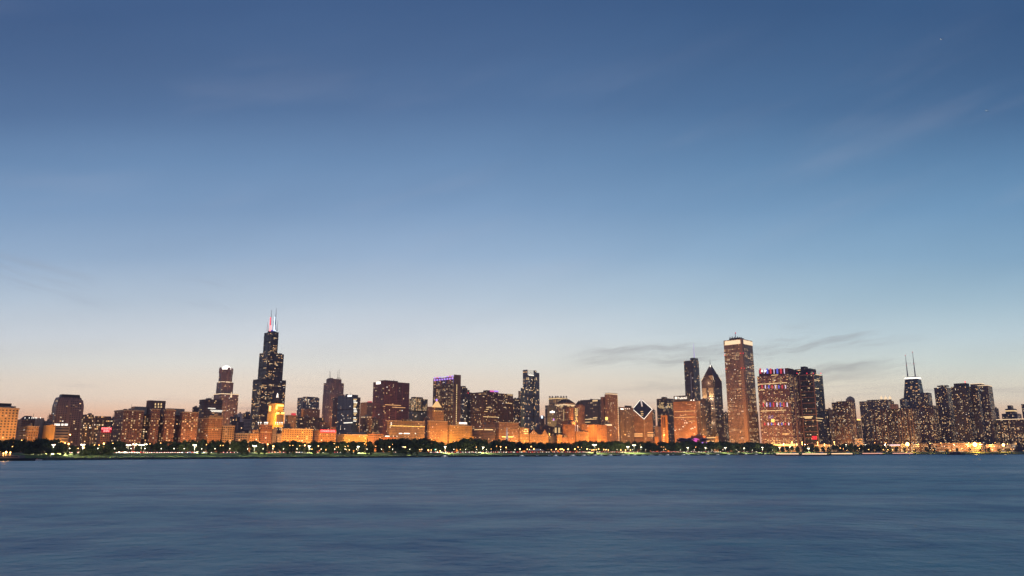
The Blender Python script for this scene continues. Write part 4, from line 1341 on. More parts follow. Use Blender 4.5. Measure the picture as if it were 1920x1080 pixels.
b = B('office_building', BLD, 'thin dark slab just behind the right edge of the diamond roofed tower', 2950, (1222, 1224.5, 1228.6, 769), facade('dark', Lit=.15), win=3)
b = B('office_tower', 'tower', 'black tower with a cluster of lit floors, behind the slender orange tower', 2760, (1231, None, 1263, 746.8), facade('dark', Lit=.05, Zone=.08, Wall=(.028, .026, .036)), win=16, roofunits=False)
b.box((1240, None, 1250.5, 744.2), 2775, DARKMETAL, name='penthouse')
fl = b.face('L')
for _ in range(22):
    x = random.uniform(1235.5, 1246)
    b.face_rect(fl, x, 765 - random.uniform(0, 8) - .4, x + random.uniform(1, 2.5), 757 + random.uniform(0, 8) + .0, .1, E['yellow'], 'window') if 0 else None
for r_ in range(6):
    for c_ in range(7):
        if random.random() < .55:
            fc, xa = (fl, 1234.5 + c_ * 1.55) if c_ < 8 else (b.face('R'), 0)
            b.face_rect(fc, xa, 756 + r_ * 1.9, xa + 1.2, 755 + r_ * 1.9, .5, E['yellow'], 'window')
fr = b.face('R')
for r_ in range(6):
    for c_ in range(6):
        if random.random() < .45:
            xa = 1251 + c_ * 1.6
            b.face_rect(fr, xa, 757 + r_ * 1.9, xa + 1.2, 756 + r_ * 1.9, .5, E['yellow'], 'window')
SL = facade('flat', Wall=(.46, .21, .08))
b = B('office_tower', 'tower', 'slender orange lit tower with a dark slot down its front', 2480, (1239, 1248.5, 1251.2, 778.5), SL, win=0, roofunits=False)
fl = b.face('L')
b.face_rect(fl, 1242.3, 801, 1243.7, 782, .4, GLASSD, 'window_slot')
b.face_rect(fl, 1245.6, 801, 1247, 782, .4, GLASSD, 'window_slot')
for k in range(8):
    b.face_rect(fl, 1243.4, 828 - k * 3.3, 1246, 826.4 - k * 3.3, .5, E['warm'], 'window')
b = B('office_building', BLD, 'low dim block between the diamond roofed tower and the slender orange tower', 2640, (1227.5, 1233, 1239.5, 799.5), facade('brown', Lit=.03), win=2)
b.box((1227, 1229, 1235, 819), 2600, facade('flat', Wall=(.4, .19, .09)), GROUND, 'low_wing')

# salmon banded block with the lettered roof sign
PR = facade('ribbon', W=3.4, H=4, ww=.9, wh=.38, Lit=.03, Zone=.05, Wall=(.42, .22, .15), Glass=(.10, .06, .05))
b = B('office_building', BLD, 'salmon banded block with a white lettered sign on its roof', 2480, (1262, 1304.5, 1313.5, 751.5), PR, win=26, roofunits=False)
sbx = b.box((1263, 1289.5, 1293, 741.2), 2486, pmat('sign box slate', (.04, .04, .05), .7), name='sign_box')
fs = b.faces[-1]
C_, L_, R_, z_, d_ = b.tops[-1]
u, z = b.face_at(fs, 1267.5, 746.2)
mb = MB().tube((0, -.4, 0), (0, .4, 0), 4.6, 4.6, 16)
o = mb.build('sign_emblem', E['white'], b.root, b.loc(((fs[1] + fs[2] * u - GN * .3).x, (fs[1] + fs[2] * u - GN * .3).y, z)))
o.rotation_euler = (0, 0, math.atan2(fs[2].y, fs[2].x))
text_on(b, fs, 'Prudential', 1271, 748.4, 1288, 743.6, E['white'], parent=sbx)
sub(o, sbx)
fl = b.face('L')
for x in (1274, 1279, 1291, 1296, 1301):
    b.face_rect(fl, x - .9, 751, x + .9, 749.6, 1.5, E['crownwhite'], 'roof_lamp')
for y, xa, xb in ((771.3, 1264, 1303), (782.5, 1264, 1303), (789.5, 1291, 1303), (778, 1281, 1287)):
    b.face_rect(fl, xa, y + .45, xb, y - .45, .4, E['warm'], 'lit_floor')
for x, y in ((1284, 793), (1288, 793), (1281, 800), (1296, 804), (1299, 803), (1303, 801), (1266, 807), (1274, 805)):
    b.face_rect(fl, x - .9, y + .7, x + .9, y - .7, .5, E['white'], 'window')
b = B('skyscraper', 'skyscraper', 'slim dark glass skyscraper with a stepped top and thin violet spire', 2880, (1282, 1299.5, 1310.2, 675.5), facade('blue', W=4, H=4, Lit=.06, Zone=.05, Wall=(.04, .04, .06), Glass=(.035, .04, .06), Cool=.1), win=26, roofunits=False)
b.box((1294, 1301, 1308.8, 670.7), 2890, b.mat, name='upper_tier')
b.mast(1301.8, 671, 643.5, 20, 2.2, r1=.5, name='spire', mat=pmat('violet lit spire', (.6, .55, .7), .4, emit=(.62, .55, 1), es=.5))
b.face_rect(b.face('L'), 1295.6, 745, 1297, 700, .6, STEEL, 'pier')

# tower with chevron spire top
P2 = facade('brown', W=2.8, H=4, ww=.55, wh=.75, Lit=.04, Zone=.05, Wall=(.10, .075, .085), Glass=(.03, .04, .06))
b = B('skyscraper', 'skyscraper', 'dark skyscraper with a lit chevron gabled top rising to a needle', 2480, (1315, 1338, 1353, 712), P2, win=22, roofunits=False)
ptop = pyramid(b, (1315, 1338, 1353, 712.5), 2480, 685, P2, 'pyramid_top', .10)
C_, L_, R_, z_, d_ = b.tops[0]
A_, D_, K_ = C_ + GN * R_, C_ + GW * L_, C_ + GN * R_ + GW * L_
ctr = (C_ + K_) / 2
za = P(1332, 685, ctr.y).z
apx = Vector((ctr.x, ctr.y, za))
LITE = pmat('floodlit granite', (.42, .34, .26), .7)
# nested lit chevron gables on the two faces and the ridge lights
for k, (w_, h0, h1) in enumerate(((.92, 0, .98), (.70, 0, .70), (.46, 0, .42))):
    for kk, O_, dr, ln, nrm in (('L', D_, -GW, L_, -GN), ('R', C_, GN, R_, GE)):
        m0, um = .4 + (2 - k) * .55, ln / 2
        V = []
        zz = z_ - 26 + k * 0
        top = z_ + (za - z_) * (.62 - .2 * k)
        for dp in (m0, m0 - 1.4):
            for u, z in ((um - ln * w_ / 2, zz), (um + ln * w_ / 2, zz), (um + ln * w_ / 2, z_ - 10 - 4 * k), (um, top - 12), (um - ln * w_ / 2, z_ - 10 - 4 * k)):
                c = O_ + dr * u + nrm * dp
                V.append(b.loc((c.x, c.y, z)))
        obj('chevron_gable', mesh_of('chevron_gable', V, [(0, 1, 2, 3, 4), (9, 8, 7, 6, 5), (1, 6, 7, 2), (2, 7, 8, 3), (3, 8, 9, 4), (4, 9, 5, 0)], [P2],
                                     None, [(0.1, .1)] * 30), b.root)
for q_ in (C_, A_, D_):
    sub(MB().tube(b.loc((q_.x, q_.y, z_)), b.loc(apx - Vector((0, 0, 4))), .9, .8, 6).build('ridge_light', E['crown'], b.root), ptop)
b.mast(1331.8, 687, 672.5, 30, 1.6, r1=.25, name='needle', mat=STEEL)
p = P(1331.8, 687, 2505)
MB().lathe((0, 0, 0), [(2.4, -2), (1.8, 2), (.5, 6)], 8).build('lit_finial', E['white'], b.root, b.loc(p))
fl, fr = b.face('L'), b.face('R')
STR = facade('dark', W=2.2, H=60, ww=.35, wh=.95, Lit=0, Zone=0, Wall=(.46, .36, .26))
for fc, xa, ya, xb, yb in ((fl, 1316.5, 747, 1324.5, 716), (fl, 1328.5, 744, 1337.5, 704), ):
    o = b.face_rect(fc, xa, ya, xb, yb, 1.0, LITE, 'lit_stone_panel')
for x, y, pw in ((1320, 750, 6e4), (1333, 748, 1.3e5), (1329, 718, 3e4), (1337, 766, 5e4), (1336, 793, 6e4)):
    u, z = b.face_at(fl, x, y)
    c = fl[1] + fl[2] * u - GN * 9
    li = bpy.data.lights.new('floodlight', 'POINT')
    li.energy, li.color, li.shadow_soft_size = pw * .3, (1, .68, .34), 1.5
    lo = bpy.data.objects.new('floodlight', li)
    COL.objects.link(lo)
    lo.parent = b.root
    lo.location = b.loc((c.x, c.y, z))
    b.on_face(fl, u, z, 3.2, 1.4, 1.6, E['crown'], 'ledge_lamp')
b.face_rect(fl, 1328, 734.4, 1338, 732.8, .6, E['crown'], 'lit_floor')
b = B('office_building', BLD, 'dark glassy shoulder block between the salmon block and chevron topped skyscraper', 2440, (1312.5, 1322, 1332, 748), facade('dark', Lit=.09, Zone=.08), win=16)
b = B('office_building', BLD, 'dark block with a red dotted top left of the tallest ribbed tower', 2720, (1356, 1360, 1367, 773), facade('dark', Lit=.2, Zone=.1), win=8)
b = B('office_building', BLD, 'low red brick block behind the colourful band shell', 2210, (1295, 1318, 1323, 816.5), facade('brick', Lit=.03, Wall=(.28, .11, .08)), win=3)
b.box((1321, 1341, 1347, 818), 2230, facade('ribbon', Lit=.05, Wall=(.24, .15, .10)), GROUND, 'long_wing')
b.face_rect(b.faces[-1], 1325, 821.5, 1341, 819.8, .5, E['yellow'], 'lit_floor')
b.face_rect(b.faces[-1], 1325, 828, 1339, 826.6, .5, E['yellow'], 'lit_floor')

# tall ribbed tower with the lit crown
AF = facade('brown', W=4.4, H=4.0, ww=.5, wh=.72, Bay=99, Mech=99, Lit=.02, Zone=.40, Strength=2.0, Span=6, Wall=(.43, .285, .22), Glass=(.03, .022, .026), Cool=.25)
b = B('skyscraper', 'skyscraper', 'tallest ribbed brown tower on the right with a glowing cream crown band', 2300, (1356.5, 1390.5, 1410.5, 635), AF, win=30, roofunits=False)
C_, L_, R_, z_, d_ = b.tops[0]
fl, fr = b.face('L'), b.face('R')
for fc, ln in ((fl, L_), (fr, R_)):
    a_ = .03 if fc is fl else .12
    w_ = ln * .86
    uc = ln * (.48 if fc is fl else .56)
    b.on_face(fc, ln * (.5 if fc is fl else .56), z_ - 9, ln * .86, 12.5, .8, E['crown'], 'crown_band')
COR = facade('flat', Wall=(.42, .26, .19))
q_ = C_ - GN * .7 - GW * .7
o = MB().poly([(0, 0), (11, 0), (11, 11), (0, 11)], 0, z_ - GROUND).build('corner_pier', COR, b.root, b.loc((q_.x, q_.y, GROUND)))
o.rotation_euler = (0, 0, math.atan2(GN.y, GN.x))
b.box((1367, 1386, 1395, 632.5), 2312, DARKMETAL, name='roof_plant', face=False)
for x, h in ((1369, 632), (1373, 631), (1377, 631.5), (1383, 631), (1387, 632), (1390, 631.8)):
    b.mast(x, 634, h, 14, 1.6, r1=1.2, name='roof_unit', mat=CONC)
b.mast(1379, 633, 623, 20, 1.2, r1=.4)
p = P(1379, 626, 2320)
MB().lathe((0, 0, 0), [(1.2, 0), (1.6, 2), (1.2, 5)], 8).build('warning_light', E['barred'], b.root, b.loc(p))
for x, y in ((1388.7, 662.5), (1393.5, 662.5), (1358.8, 666), (1390, 690.5), (1395.5, 690.5), (1361, 692)):
    p = P(x, y, 2292)
    MB().lathe((0, 0, 0), [(.7, -.6), (1.0, .3), (.5, 1.4)], 8).build('warning_light', E['red'], b.root, b.loc(p))
b = B('office_building', BLD, 'low dark block in the slit between the tallest ribbed tower and striped light tower', 2560, (1412.5, 1415.5, 1421, 772), facade('dark', Lit=.08), win=3)

# tower with red white and blue light bars
BC = facade('darkbrown', W=3.0, H=3.9, ww=.8, wh=.5, Lit=.22, Zone=.16, Strength=2.1, Span=4, Wall=(.20, .11, .125), Glass=(.03, .022, .028), Cool=.15)
d0 = 2200
b = B('office_tower', 'tower', 'wide tower with rows of red, white and blue light bars on its face', d0, (1419.5, 1478, 1493.5, 701.5), BC, win=34, roofunits=False)
b.box((1422.5, 1477, 1488, 690), d0 + 5, facade('flat', Wall=(.10, .045, .05)), name='penthouse')
fp = b.faces[-1]
fl, fr = b.faces[1], b.faces[0]
colr = ['barred', 'barwhite', 'blue', 'barred', 'barwhite', 'blue', 'barred', 'barwhite']
X1 = [1425.7, 1432.8, 1438.8, 1445, 1451.4, 1457.5, 1464.3, 1470.6]
for k in range(8):
    b.face_rect(fp, X1[k] - (1.6 if colr[k] != 'barwhite' else .8), 700.6, X1[k] + (1.6 if colr[k] != 'barwhite' else .8), 690.8, .6, E[colr[k]], 'light_bar')
for x0, x1, ya, yb in ((1429, 1473, 728.5, 722), (1431.5, 1476, 762.6, 754.8), (1434, 1479, 797.4, 792.6)):
    for k in range(8):
        x = x0 + (x1 - x0) * k / 7
        w_ = 1.1 if colr[k] != 'barwhite' else .9
        u, z0_ = b.face_at(fl, x, ya)
        b.face_rect(fl, x - w_, ya, x + w_, yb, .6, E[colr[k]], 'light_bar')
# white cross and shield emblem
u, z = b.face_at(fp, 1429.2, 695.8)
c = fp[1] + fp[2] * u - GN * .9
o = MB().box((0, 0, 0), (6.6, .5, 2.4)).box((0, -.03, 0), (2.4, .5, 6.6)).build('cross_emblem', E['crownwhite'], b.root, b.loc((c.x, c.y, z)))
o.rotation_euler = (0, 0, math.atan2(fp[2].y, fp[2].x))
u, z = b.face_at(fp, 1435.4, 695.8)
c = fp[1] + fp[2] * u - GN * .9
V = [(x, y, zz) for y in (-.25, .25) for x, zz in ((-3, 3.2), (3, 3.2), (3, 0), (0, -3.6), (-3, 0))]
o = obj('shield_emblem', mesh_of('shield', V, [(0, 4, 3, 2, 1), (5, 6, 7, 8, 9), (0, 1, 6, 5), (1, 2, 7, 6), (2, 3, 8, 7), (3, 4, 9, 8), (4, 0, 5, 9)], [E['crownwhite']]), b.root, b.loc((c.x, c.y, z)))
o.rotation_euler = (0, 0, math.atan2(fp[2].y, fp[2].x))
for y, xa, xb in ((703.2, 1446, 1459), (719, 1422, 1476), (731, 1424, 1433), (770.3, 1427, 1453), (769.2, 1455, 1474)):
    b.face_rect(fl, xa, y + .6, xb, y - .6, .4, E['yellow'], 'lit_floor')
for x, y in ((1443, 780), (1446, 781.5), (1449, 783), (1446, 785), (1448.5, 779.5), (1442, 783.5)):
    b.face_rect(fl, x - .8, y + .6, x + .8, y - .6, .5, E['blue'], 'blue_window')
for k in range(9):
    x, y = 1447 + (k % 3) * 2.1, 786.5 + (k // 3) * 2.1
    b.face_rect(fl, x - .8, y + .7, x + .8, y - .7, .5, E['gold'], 'gold_window')
for k in range(12):
    x, y = 1468 + (k % 6) * 2, 812.6 + (k // 6) * 2.2
    b.face_rect(fl, x - .7, y + .7, x + .7, y - .7, .5, E['warm'], 'window')
b.on_face(fr, fr[3] * .55, (fr[4] + fr[5]) / 2, fr[3] * .16, fr[5] - fr[4], 1.2, COR, 'pier')
b.box((1447, 1492, 1497, 831.5), d0 - 25, facade('ribbon', W=5, H=5, Lit=.5, Zone=.5, Wall=(.4, .25, .12)), GROUND, 'podium')
b.face_rect(b.faces[-1], 1449, 836, 1491, 833, .8, E['gold'], 'lit_arcade')
for x, y in ((1485, 829.5), (1494, 833.5)):
    p = P(x, y, d0 - 32)
    MB().lathe((0, 0, 0), [(.3, -8), (.3, -.6), (1.3, 0), (1, 1.4)], 8).build('street_light', E['lampo'], b.root, b.loc(p))
b = B('office_tower', 'tower', 'dark glass link tower with a pale green band between the two big right towers', 2330, (1484, 1492, 1502, 702), facade('blue', Lit=.05, Zone=.04, Wall=(.03, .04, .06)), win=8)
b.face_rect(b.face('L'), 1484, 761, 1492, 754.3, .6, pmat('pale green lit band', (.3, .32, .25), .6, emit=(.75, .8, .5), es=.35), 'sky_lobby')
b.face_rect(b.face('R'), 1492, 761, 1500, 754.3, .6, pmat('pale green lit band', (.3, .32, .25), .6, emit=(.75, .8, .5), es=.35), 'sky_lobby')
# framed tower
OF = facade('dark', W=3, H=4, ww=.8, wh=.6, Lit=.05, Zone=.035, Wall=(.03, .035, .05), Glass=(.022, .03, .05))
d0 = 2220
b = B('office_tower', 'tower', 'dark glass tower with a big brown grid frame and a red glow low down', d0, (1493, 1525.5, 1542.2, 701), OF, win=22, roofunits=False)
fl, fr = b.face('L'), b.face('R')
b.box((1488, 1519, 1530, 690.5), d0 + 22, facade('dark', Lit=.08), GROUND, 'upper_block', face=False)
b.box((1501, 1509, 1515, 687), d0 + 30, DARKMETAL, name='penthouse', face=False)
FRM = facade('flat', Wall=(.30, .17, .14))
L_ = fl[3]
zt_ = fl[5]
for u in (1.2, L_ * .19, L_ - 1.2):
    b.on_face(fl, u, (GROUND + zt_) / 2, 2.2, zt_ - GROUND, 2.0, FRM, 'frame_post')
nb = 13
for k in range(nb):
    z = zt_ - 1.6 - (zt_ - 26) * k / (nb - .6)
    b.on_face(fl, L_ * (.6 if k else .5), z, L_ * (.78 if k else .98), 1.8 if k else 3.2, 1.6, FRM, 'frame_beam')
for k in range(44):
    b.on_face(fl, L_ * .10, zt_ - 8 - k * 4, L_ * .1, 1.4, .8, FRM, 'frame_rung')
for y, xa, xb in ((781.5, 1500, 1524), (783.8, 1509, 1522)):
    b.face_rect(fl, xa, y + 1, xb, y - 1, .6, E['yellow'], 'lit_floor')
for y, xa, xb in ((703, 1529, 1540), (713, 1527, 1537), (728.5, 1528, 1535), (784.2, 1530, 1543), (789, 1531, 1541)):
    b.face_rect(fr, xa, y + .6, xb, y - .6, .6, E['yellow'], 'lit_floor')
REDG = pmat('red neon glow panel', (.3, .01, .015), .5, emit=(1, .02, .04), es=1.3)
for k in range(10):
    x, y = 1523 + (k % 5) * 1.9 - .6, 819 + (k // 5) * 3.6
    b.face_rect(fl, min(x, 1523.6), y + 1.4, min(x + 1.5, 1525), y - 1.4, .7, REDG, 'red_sign_panel') if x < 1524 else b.face_rect(fr, x, y + 1.4, x + 1.5, y - 1.4, .7, REDG, 'red_sign_panel')
for x in (1494.5, 1513, 1525, 1539):
    p = P(x, 700.2, d0)
    MB().lathe((0, 0, 0), [(.9, -.6), (1.3, .3), (.5, 1.6)], 8).build('warning_light', E['red'], b.root, b.loc(p))
b.box((1526, 1556, 1568, 833), d0 - 60, facade('ribbon', Lit=.6, Zone=.6, Wall=(.36, .22, .12)), GROUND, 'podium')
for x, y in ((1504, 829.5), (1533, 829.5), (1546, 833), (1564, 829)):
    p = P(x, y, d0 - 70)
    MB().lathe((0, 0, 0), [(.3, -8), (.3, -.6), (1.3, 0), (1, 1.4)], 8).build('street_light', E['lampo'], b.root, b.loc(p))

AP = 'apartment_tower'
b = B('office_building', BLD, 'dark low slab right of the framed glass tower', 2450, (1547, 1553, 1562, 767), facade('dark', Lit=.1), win=6)
b = B(AP, 'tower', 'brown apartment block with many small lights and a thin mast at its left', 2330, (1559, 1590, 1601, 753.5), facade('apt', Lit=.2, Wall=(.15, .09, .08), W=3), win=24)
b.box((1568, 1586, 1592, 752), 2340, b.mat, name='roof_storey')
b.mast(1562, 754, 745.5, 20, .6)
b = B(AP, 'tower', 'domed tower behind the brown apartment block with a thin mast', 2620, (1586.5, 1597, 1603, 750), facade('brown', Lit=.04), win=4, roofunits=False)
p = P(1594.5, 750, 2645)
MB().lathe((0, 0, -1), [(14.5, 0), (13.5, 5), (10, 9.5), (5, 12.5), (1.5, 14)], 14).build('dome', CONC, b.root, b.loc(p))
for k in range(8):
    b.face_rect(b.face('R'), 1599, 814 - k * 6, 1600.6, 811 - k * 6, .6, E['yellow'], 'stair_window')
b = B('office_building', BLD, 'low block with a glowing gold crown right of the domed tower', 2700, (1602, 1608, 1614, 788), facade('brown', Lit=.2, Wall=(.3, .2, .12)), win=6, roofunits=False)
b.box((1603, 1608, 1613, 785.5), 2706, E['gold'], name='lit_crown')
b.box((1602.5, 1617, 1620, 822), 2310, facade('brown', W=6, H=6, ww=.85, wh=.7, Lit=1.5, Zone=.5, Strength=1.3), GROUND, 'lit_hall')
b = B(AP, 'tower', 'grey apartment slab with three lit cupolas behind its roof', 2660, (1611, 1664, 1676, 750.5), facade('apt', Lit=.15, Wall=(.13, .11, .11)), win=26)
b.box((1625, 1660, 1670, 748.6), 2675, b.mat, name='roof_storey')
for x in (1653, 1661, 1669.2):
    p = P(x, 751, 2740)
    cu_ = MB().lathe((0, 0, 0), [(5, -8), (5, 4)], 8).build('cupola', CONC, b.root, b.loc(p))
    cl_ = MB().lathe((0, 0, 4), [(4.4, 0), (4.4, 5), (3.6, 8), (1.2, 11), (.3, 14)], 8).build('cupola_light', E['crown'], b.root, b.loc(p))
    sub(cl_, cu_)
LS = facade('apt', W=3.4, H=3.0, ww=.7, wh=.6, Lit=.16, Wall=(.05, .035, .04))
b = B(AP, 'tower', 'long dark apartment slab with pale vertical piers and scattered lit rooms', 2410, (1633, 1712.5, 1722, 765.5), LS, win=44)
b.box((1668, 1680, 1684.5, 757.5), 2425, facade('brown', Lit=.0), name='penthouse')
fl = b.face('L')
PIER = facade('flat', Wall=(.24, .17, .15))
for k in range(15):
    if k in (6, 7, 8):
        continue
    b.on_face(fl, fl[3] * (k + .3) / 15, (GROUND + fl[5]) / 2, 1.6, fl[5] - GROUND, 1.2, PIER, 'pier')
# tapered black tower with two masts
HK = facade('black', W=4, H=3.8, Lit=.05, Zone=.08, Wall=(.016, .016, .02))
b = B('skyscraper', 'skyscraper', 'black tapered skyscraper with a white light band and two tall masts', 3420, (1693, 1729, 1738, 764), HK, win=0, roofunits=False)
C_, L_, R_, z_, d_ = b.tops[0]
b2 = foot((1696.8, 1719.5, 1726.2, 707), 3440)
Cb, Lb, Rb, zb = b2
low = [C_, C_ + GN * R_, C_ + GN * R_ + GW * L_, C_ + GW * L_]
hi = [Cb, Cb + GN * Rb, Cb + GN * Rb + GW * Lb, Cb + GW * Lb]
b.prism('tapered_shaft', [tuple(v) for v in low], z_ - .5, zb, HK, [tuple(v) for v in hi])
MB().poly([b.loc((v.x, v.y, 0))[:2] for v in [hi[0] - GN - GW, hi[1] + GN - GW, hi[2] + GN + GW, hi[3] - GN + GW]], zb - GROUND - 6.5, zb - GROUND + .5).build('light_band', E['crownwhite'], b.root)
b.box((1699, 1719, 1724, 705.5), 3446, DARKMETAL, zb - 1, name='penthouse', face=False)
for x, y0, y1, d2 in ((1702, 706, 666, 40), (1716.2, 706, 660, 40)):
    o = b.mast(x, y0, y1, d2, 3.2, r1=.6, mat=pmat('mast grey', (.28, .26, .27), .6))
    pz = P(x, y0, 3460)
    for yy in (y1 + .3, (y0 + y1) / 2 - 1):
        z = P(x, yy, 3460).z
        sub(MB().lathe((0, 0, 0), [(1.6, -1.5), (2.4, 0), (1.4, 2)], 8).build('warning_light', E['barred'], b.root, b.loc((pz.x, pz.y, z))), o)
fl = b.faces[1]
for x, y in ((1699.5, 718.5), (1719, 719), (1709, 724.6), (1718, 725.5), (1708, 728), (1723, 730.5), (1700.5, 735), (1712.5, 732), (1718.5, 733), (1705, 743)):
    p = P(x, y, 3452 - 22)
    o = MB().box((0, 0, 0), (7, 1.6, 3), math.atan2(-GW.y, -GW.x)).build('window', E['warm'], b.root, b.loc(p))
b = B('office_building', BLD, 'small dark block with a lit room at the left foot of the tapered black skyscraper', 3000, (1686.5, 1695, 1700, 748), facade('dark', Lit=.15), win=4)
b = B(AP, 'tower', 'flat topped brown tower in front of the tapered black skyscraper', 2780, (1704.5, 1739.5, 1746.5, 736), facade('apt', W=3, Lit=.07, Wall=(.13, .09, .09), H=3.4, wh=.8, ww=.5), win=14)
b = B(AP, 'tower', 'lower stepped apartment tower right of the long slab with pale piers', 2520, (1721, 1749, 1756.5, 760), facade('apt', Lit=.15, Wall=(.09, .06, .06)), win=16)
b.box((1724, 1736, 1741, 754), 2535, b.mat, name='upper_tier')
b.box((1751.5, 1755, 1758, 768), 2600, facade('apt', Lit=.4), GROUND, 'rear_block')
b = B(AP, 'tower', 'leftmost of the three big dark lakefront towers, with a ribbed front', 2610, (1751, 1775, 1783.5, 726), facade('apt', W=3, H=3.1, ww=.5, wh=.8, Lit=.11, Wall=(.07, .05, .055)), win=22, roofunits=False)
b.box((1763, 1770.5, 1774, 722), 2622, b.mat, name='penthouse')
b.box((1757, 1776, 1780, 724.2), 2618, b.mat, name='roof_storey')
b = B(AP, 'tower', 'middle one of the three big dark lakefront towers, the darkest, with a flat cap', 2450, (1782.5, 1811, 1819, 723.5), facade('apt', Lit=.09, Zone=.05, Wall=(.035, .028, .034)), win=26, roofunits=False)
b.box((1788, 1811, 1817, 718), 2458, facade('flat', Wall=(.04, .035, .04)), name='cap')
p = P(1809.5, 716, 2490)
MB().lathe((0, 0, 0), [(.7, -4), (.7, 0), (1.8, .5), (1, 2)], 8).build('warning_light', E['red'], b.root, b.loc(p))
b.box((1815, 1832, 1836, 724), 2475, facade('apt', Lit=.1, Zone=.05, Wall=(.04, .03, .035)), GROUND, 'rear_wing')
b.windows(8)
b = B(AP, 'tower', 'rightmost of the three big dark lakefront towers, ribbed with a lit crown', 2540, (1833, 1852, 1860, 721.5), facade('apt', W=3, H=3.1, ww=.5, wh=.8, Lit=.10, Wall=(.12, .085, .08)), win=22)
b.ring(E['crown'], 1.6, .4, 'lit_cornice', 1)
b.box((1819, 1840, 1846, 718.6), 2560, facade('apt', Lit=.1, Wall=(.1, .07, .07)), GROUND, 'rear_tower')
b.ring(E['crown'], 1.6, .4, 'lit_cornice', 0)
b = B(AP, 'tower', 'thin dim block leaning on the right side of the three lakefront towers', 2750, (1862, 1868, 1872, 765), facade('apt', Wall=(.12, .09, .09)), win=3)
b = B(AP, 'tower', 'dark three stepped tower near the right edge', 2750, (1878, 1907, 1915, 775), facade('dark', Lit=.06), win=8, roofunits=False)
b.box((1884.5, 1901, 1906.5, 766), 2760, b.mat, name='tier')
b.ring(E['yellow'], 4, .4, 'lit_floor', 6)
b.box((1888.5, 1896, 1899.5, 760), 2770, b.mat, name='tier')
b = B(AP, 'tower', 'broad low apartment block full of lit rooms, cut by the right edge', 2500, (1868, 1926, 1952, 784.5), facade('apt', Lit=.26, Zone=.06, Wall=(.06, .045, .05)), win=30)
b.ring(E['crown'], 1.4, .4, 'lit_cornice', 1)
b = B(AP, 'tower', 'dark slab cut by the right edge, behind the broad lit apartment block', 2950, (1914.5, 1938, 1948, 757), facade('dark', Lit=.08), win=4)
b = B('office_building', BLD, 'long low waterfront shed with orange lit walls below the three lakefront towers', 2320, (1745, 1838, 1846, 830), facade('ribbon', W=7, H=5, Lit=.2, Zone=.3, Wall=(.3, .19, .13)), z0=6, win=10)
b = B('office_building', BLD, 'low waterfront hall with pinkish lit wall at far right', 2300, (1848, 1896, 1904, 833), facade('ribbon', W=7, H=5, Lit=.4, Zone=.3, Wall=(.42, .25, .2)), z0=6, win=8)
b = B('office_building', BLD, 'low dark terrace with bright shop lights left of the long waterfront shed', 2350, (1660, 1730, 1740, 832), facade('dark', W=5, H=5, Lit=.4, Zone=.2, Wall=(.12, .08, .07)), z0=6, win=10)
b.face_rect(b.face('L'), 1668, 835.5, 1688, 833.5, .6, E['barwhite'], 'shop_front')
# ------------------------------------------------------------------ words used to tell repeats apart
REFS = [(16, 'pale grid hotel'), (55, 'sloping roof block'), (106, 'banded office block'), (140, 'chamfered brown tower'), (196, 'red neon inn'),
        (250, 'brick hotel left wing'), (318, 'brick hotel middle wings'), (358, 'brick hotel right wing'), (398, 'ornate gabled hotel'), (432, 'slim cream block'),
        (462, 'shaded grid block'), (498, 'red brown grid block'), (550, 'long orange hotel'), (612, 'red roof sign hotel'), (660, 'low bright orange block'),
        (705, 'maroon tower'), (755, 'cornice lit block'), (820, 'beacon topped hotel'), (864, 'strongly orange block'), (907, 'shaded dark fronted block'),
        (950, 'fountain jet'), (983, 'blue glass skyscraper'), (1010, 'twin gabled block'), (1048, 'small orange cube'), (1088, 'stepped orange block'),
        (1120, 'two toned square block'), (1150, 'lamp edged tower'), (1206, 'diamond roofed tower'), (1246, 'slender orange tower'), (1285, 'salmon banded block'),
        (1335, 'chevron topped skyscraper'), (1385, 'tallest ribbed tower'), (1455, 'striped light tower'), (1515, 'framed glass tower'), (1575, 'brown apartment block'),
        (1640, 'cupola roofed slab'), (1690, 'pale piered slab'), (1735, 'tapered black skyscraper'), (1767, 'leftmost lakefront tower'), (1805, 'middle lakefront tower'),
        (1845, 'rightmost lakefront tower'), (1900, 'right edge stepped tower')]
ORD = ['leftmost', 'second from left', 'third from left', 'fourth from left', 'fifth from left', 'sixth from left', 'seventh from left', 'eighth from left', 'ninth from left', 'tenth from left',
       'eleventh from left', 'twelfth from left', 'thirteenth from left', 'fourteenth from left', 'fifteenth from left', 'sixteenth from left', 'seventeenth from left', 'eighteenth from left', 'nineteenth from left', 'twentieth from left', 'twenty first from left', 'twenty second from left', 'twenty third from left', 'twenty fourth from left', 'twenty fifth from left']


def ref(x):
    return min(REFS, key=lambda r: abs(r[0] - x))[1]


def road_spot(x, off):
    """point on the road: off metres inland of the waterline, seen at column x"""
    lo, hi = 0.0, 400.0
    for _ in range(30):
        m_ = (lo + hi) / 2
        d = shore_d(x) + m_
        if inland(ratio(x) * d, d) < off:
            lo = m_
        else:
            hi = m_
    d = shore_d(x) + lo
    return Vector((ratio(x) * d, d, 6.35))


PENDING = []


def later(o, x, desc, rel, cat, group):
    """label given at the end, once it is known how many of the same kind stand at the same place"""
    PENDING.append((o, x, desc, rel, cat, group))


def label_all():
    by = {}
    for it in PENDING:
        by.setdefault((it[2], it[3], ref(it[1])), []).append(it)
    for (desc, rel, rf), its in by.items():
        its.sort(key=lambda i: i[1])
        for k, (o, x, _, _, cat, group) in enumerate(its):
            lab = f'{desc} {rel} the {rf}'
            if len(its) > 1:
                lab += ', ' + ('rightmost' if k == len(its) - 1 else ORD[k])
            tag(o, lab, cat, group)


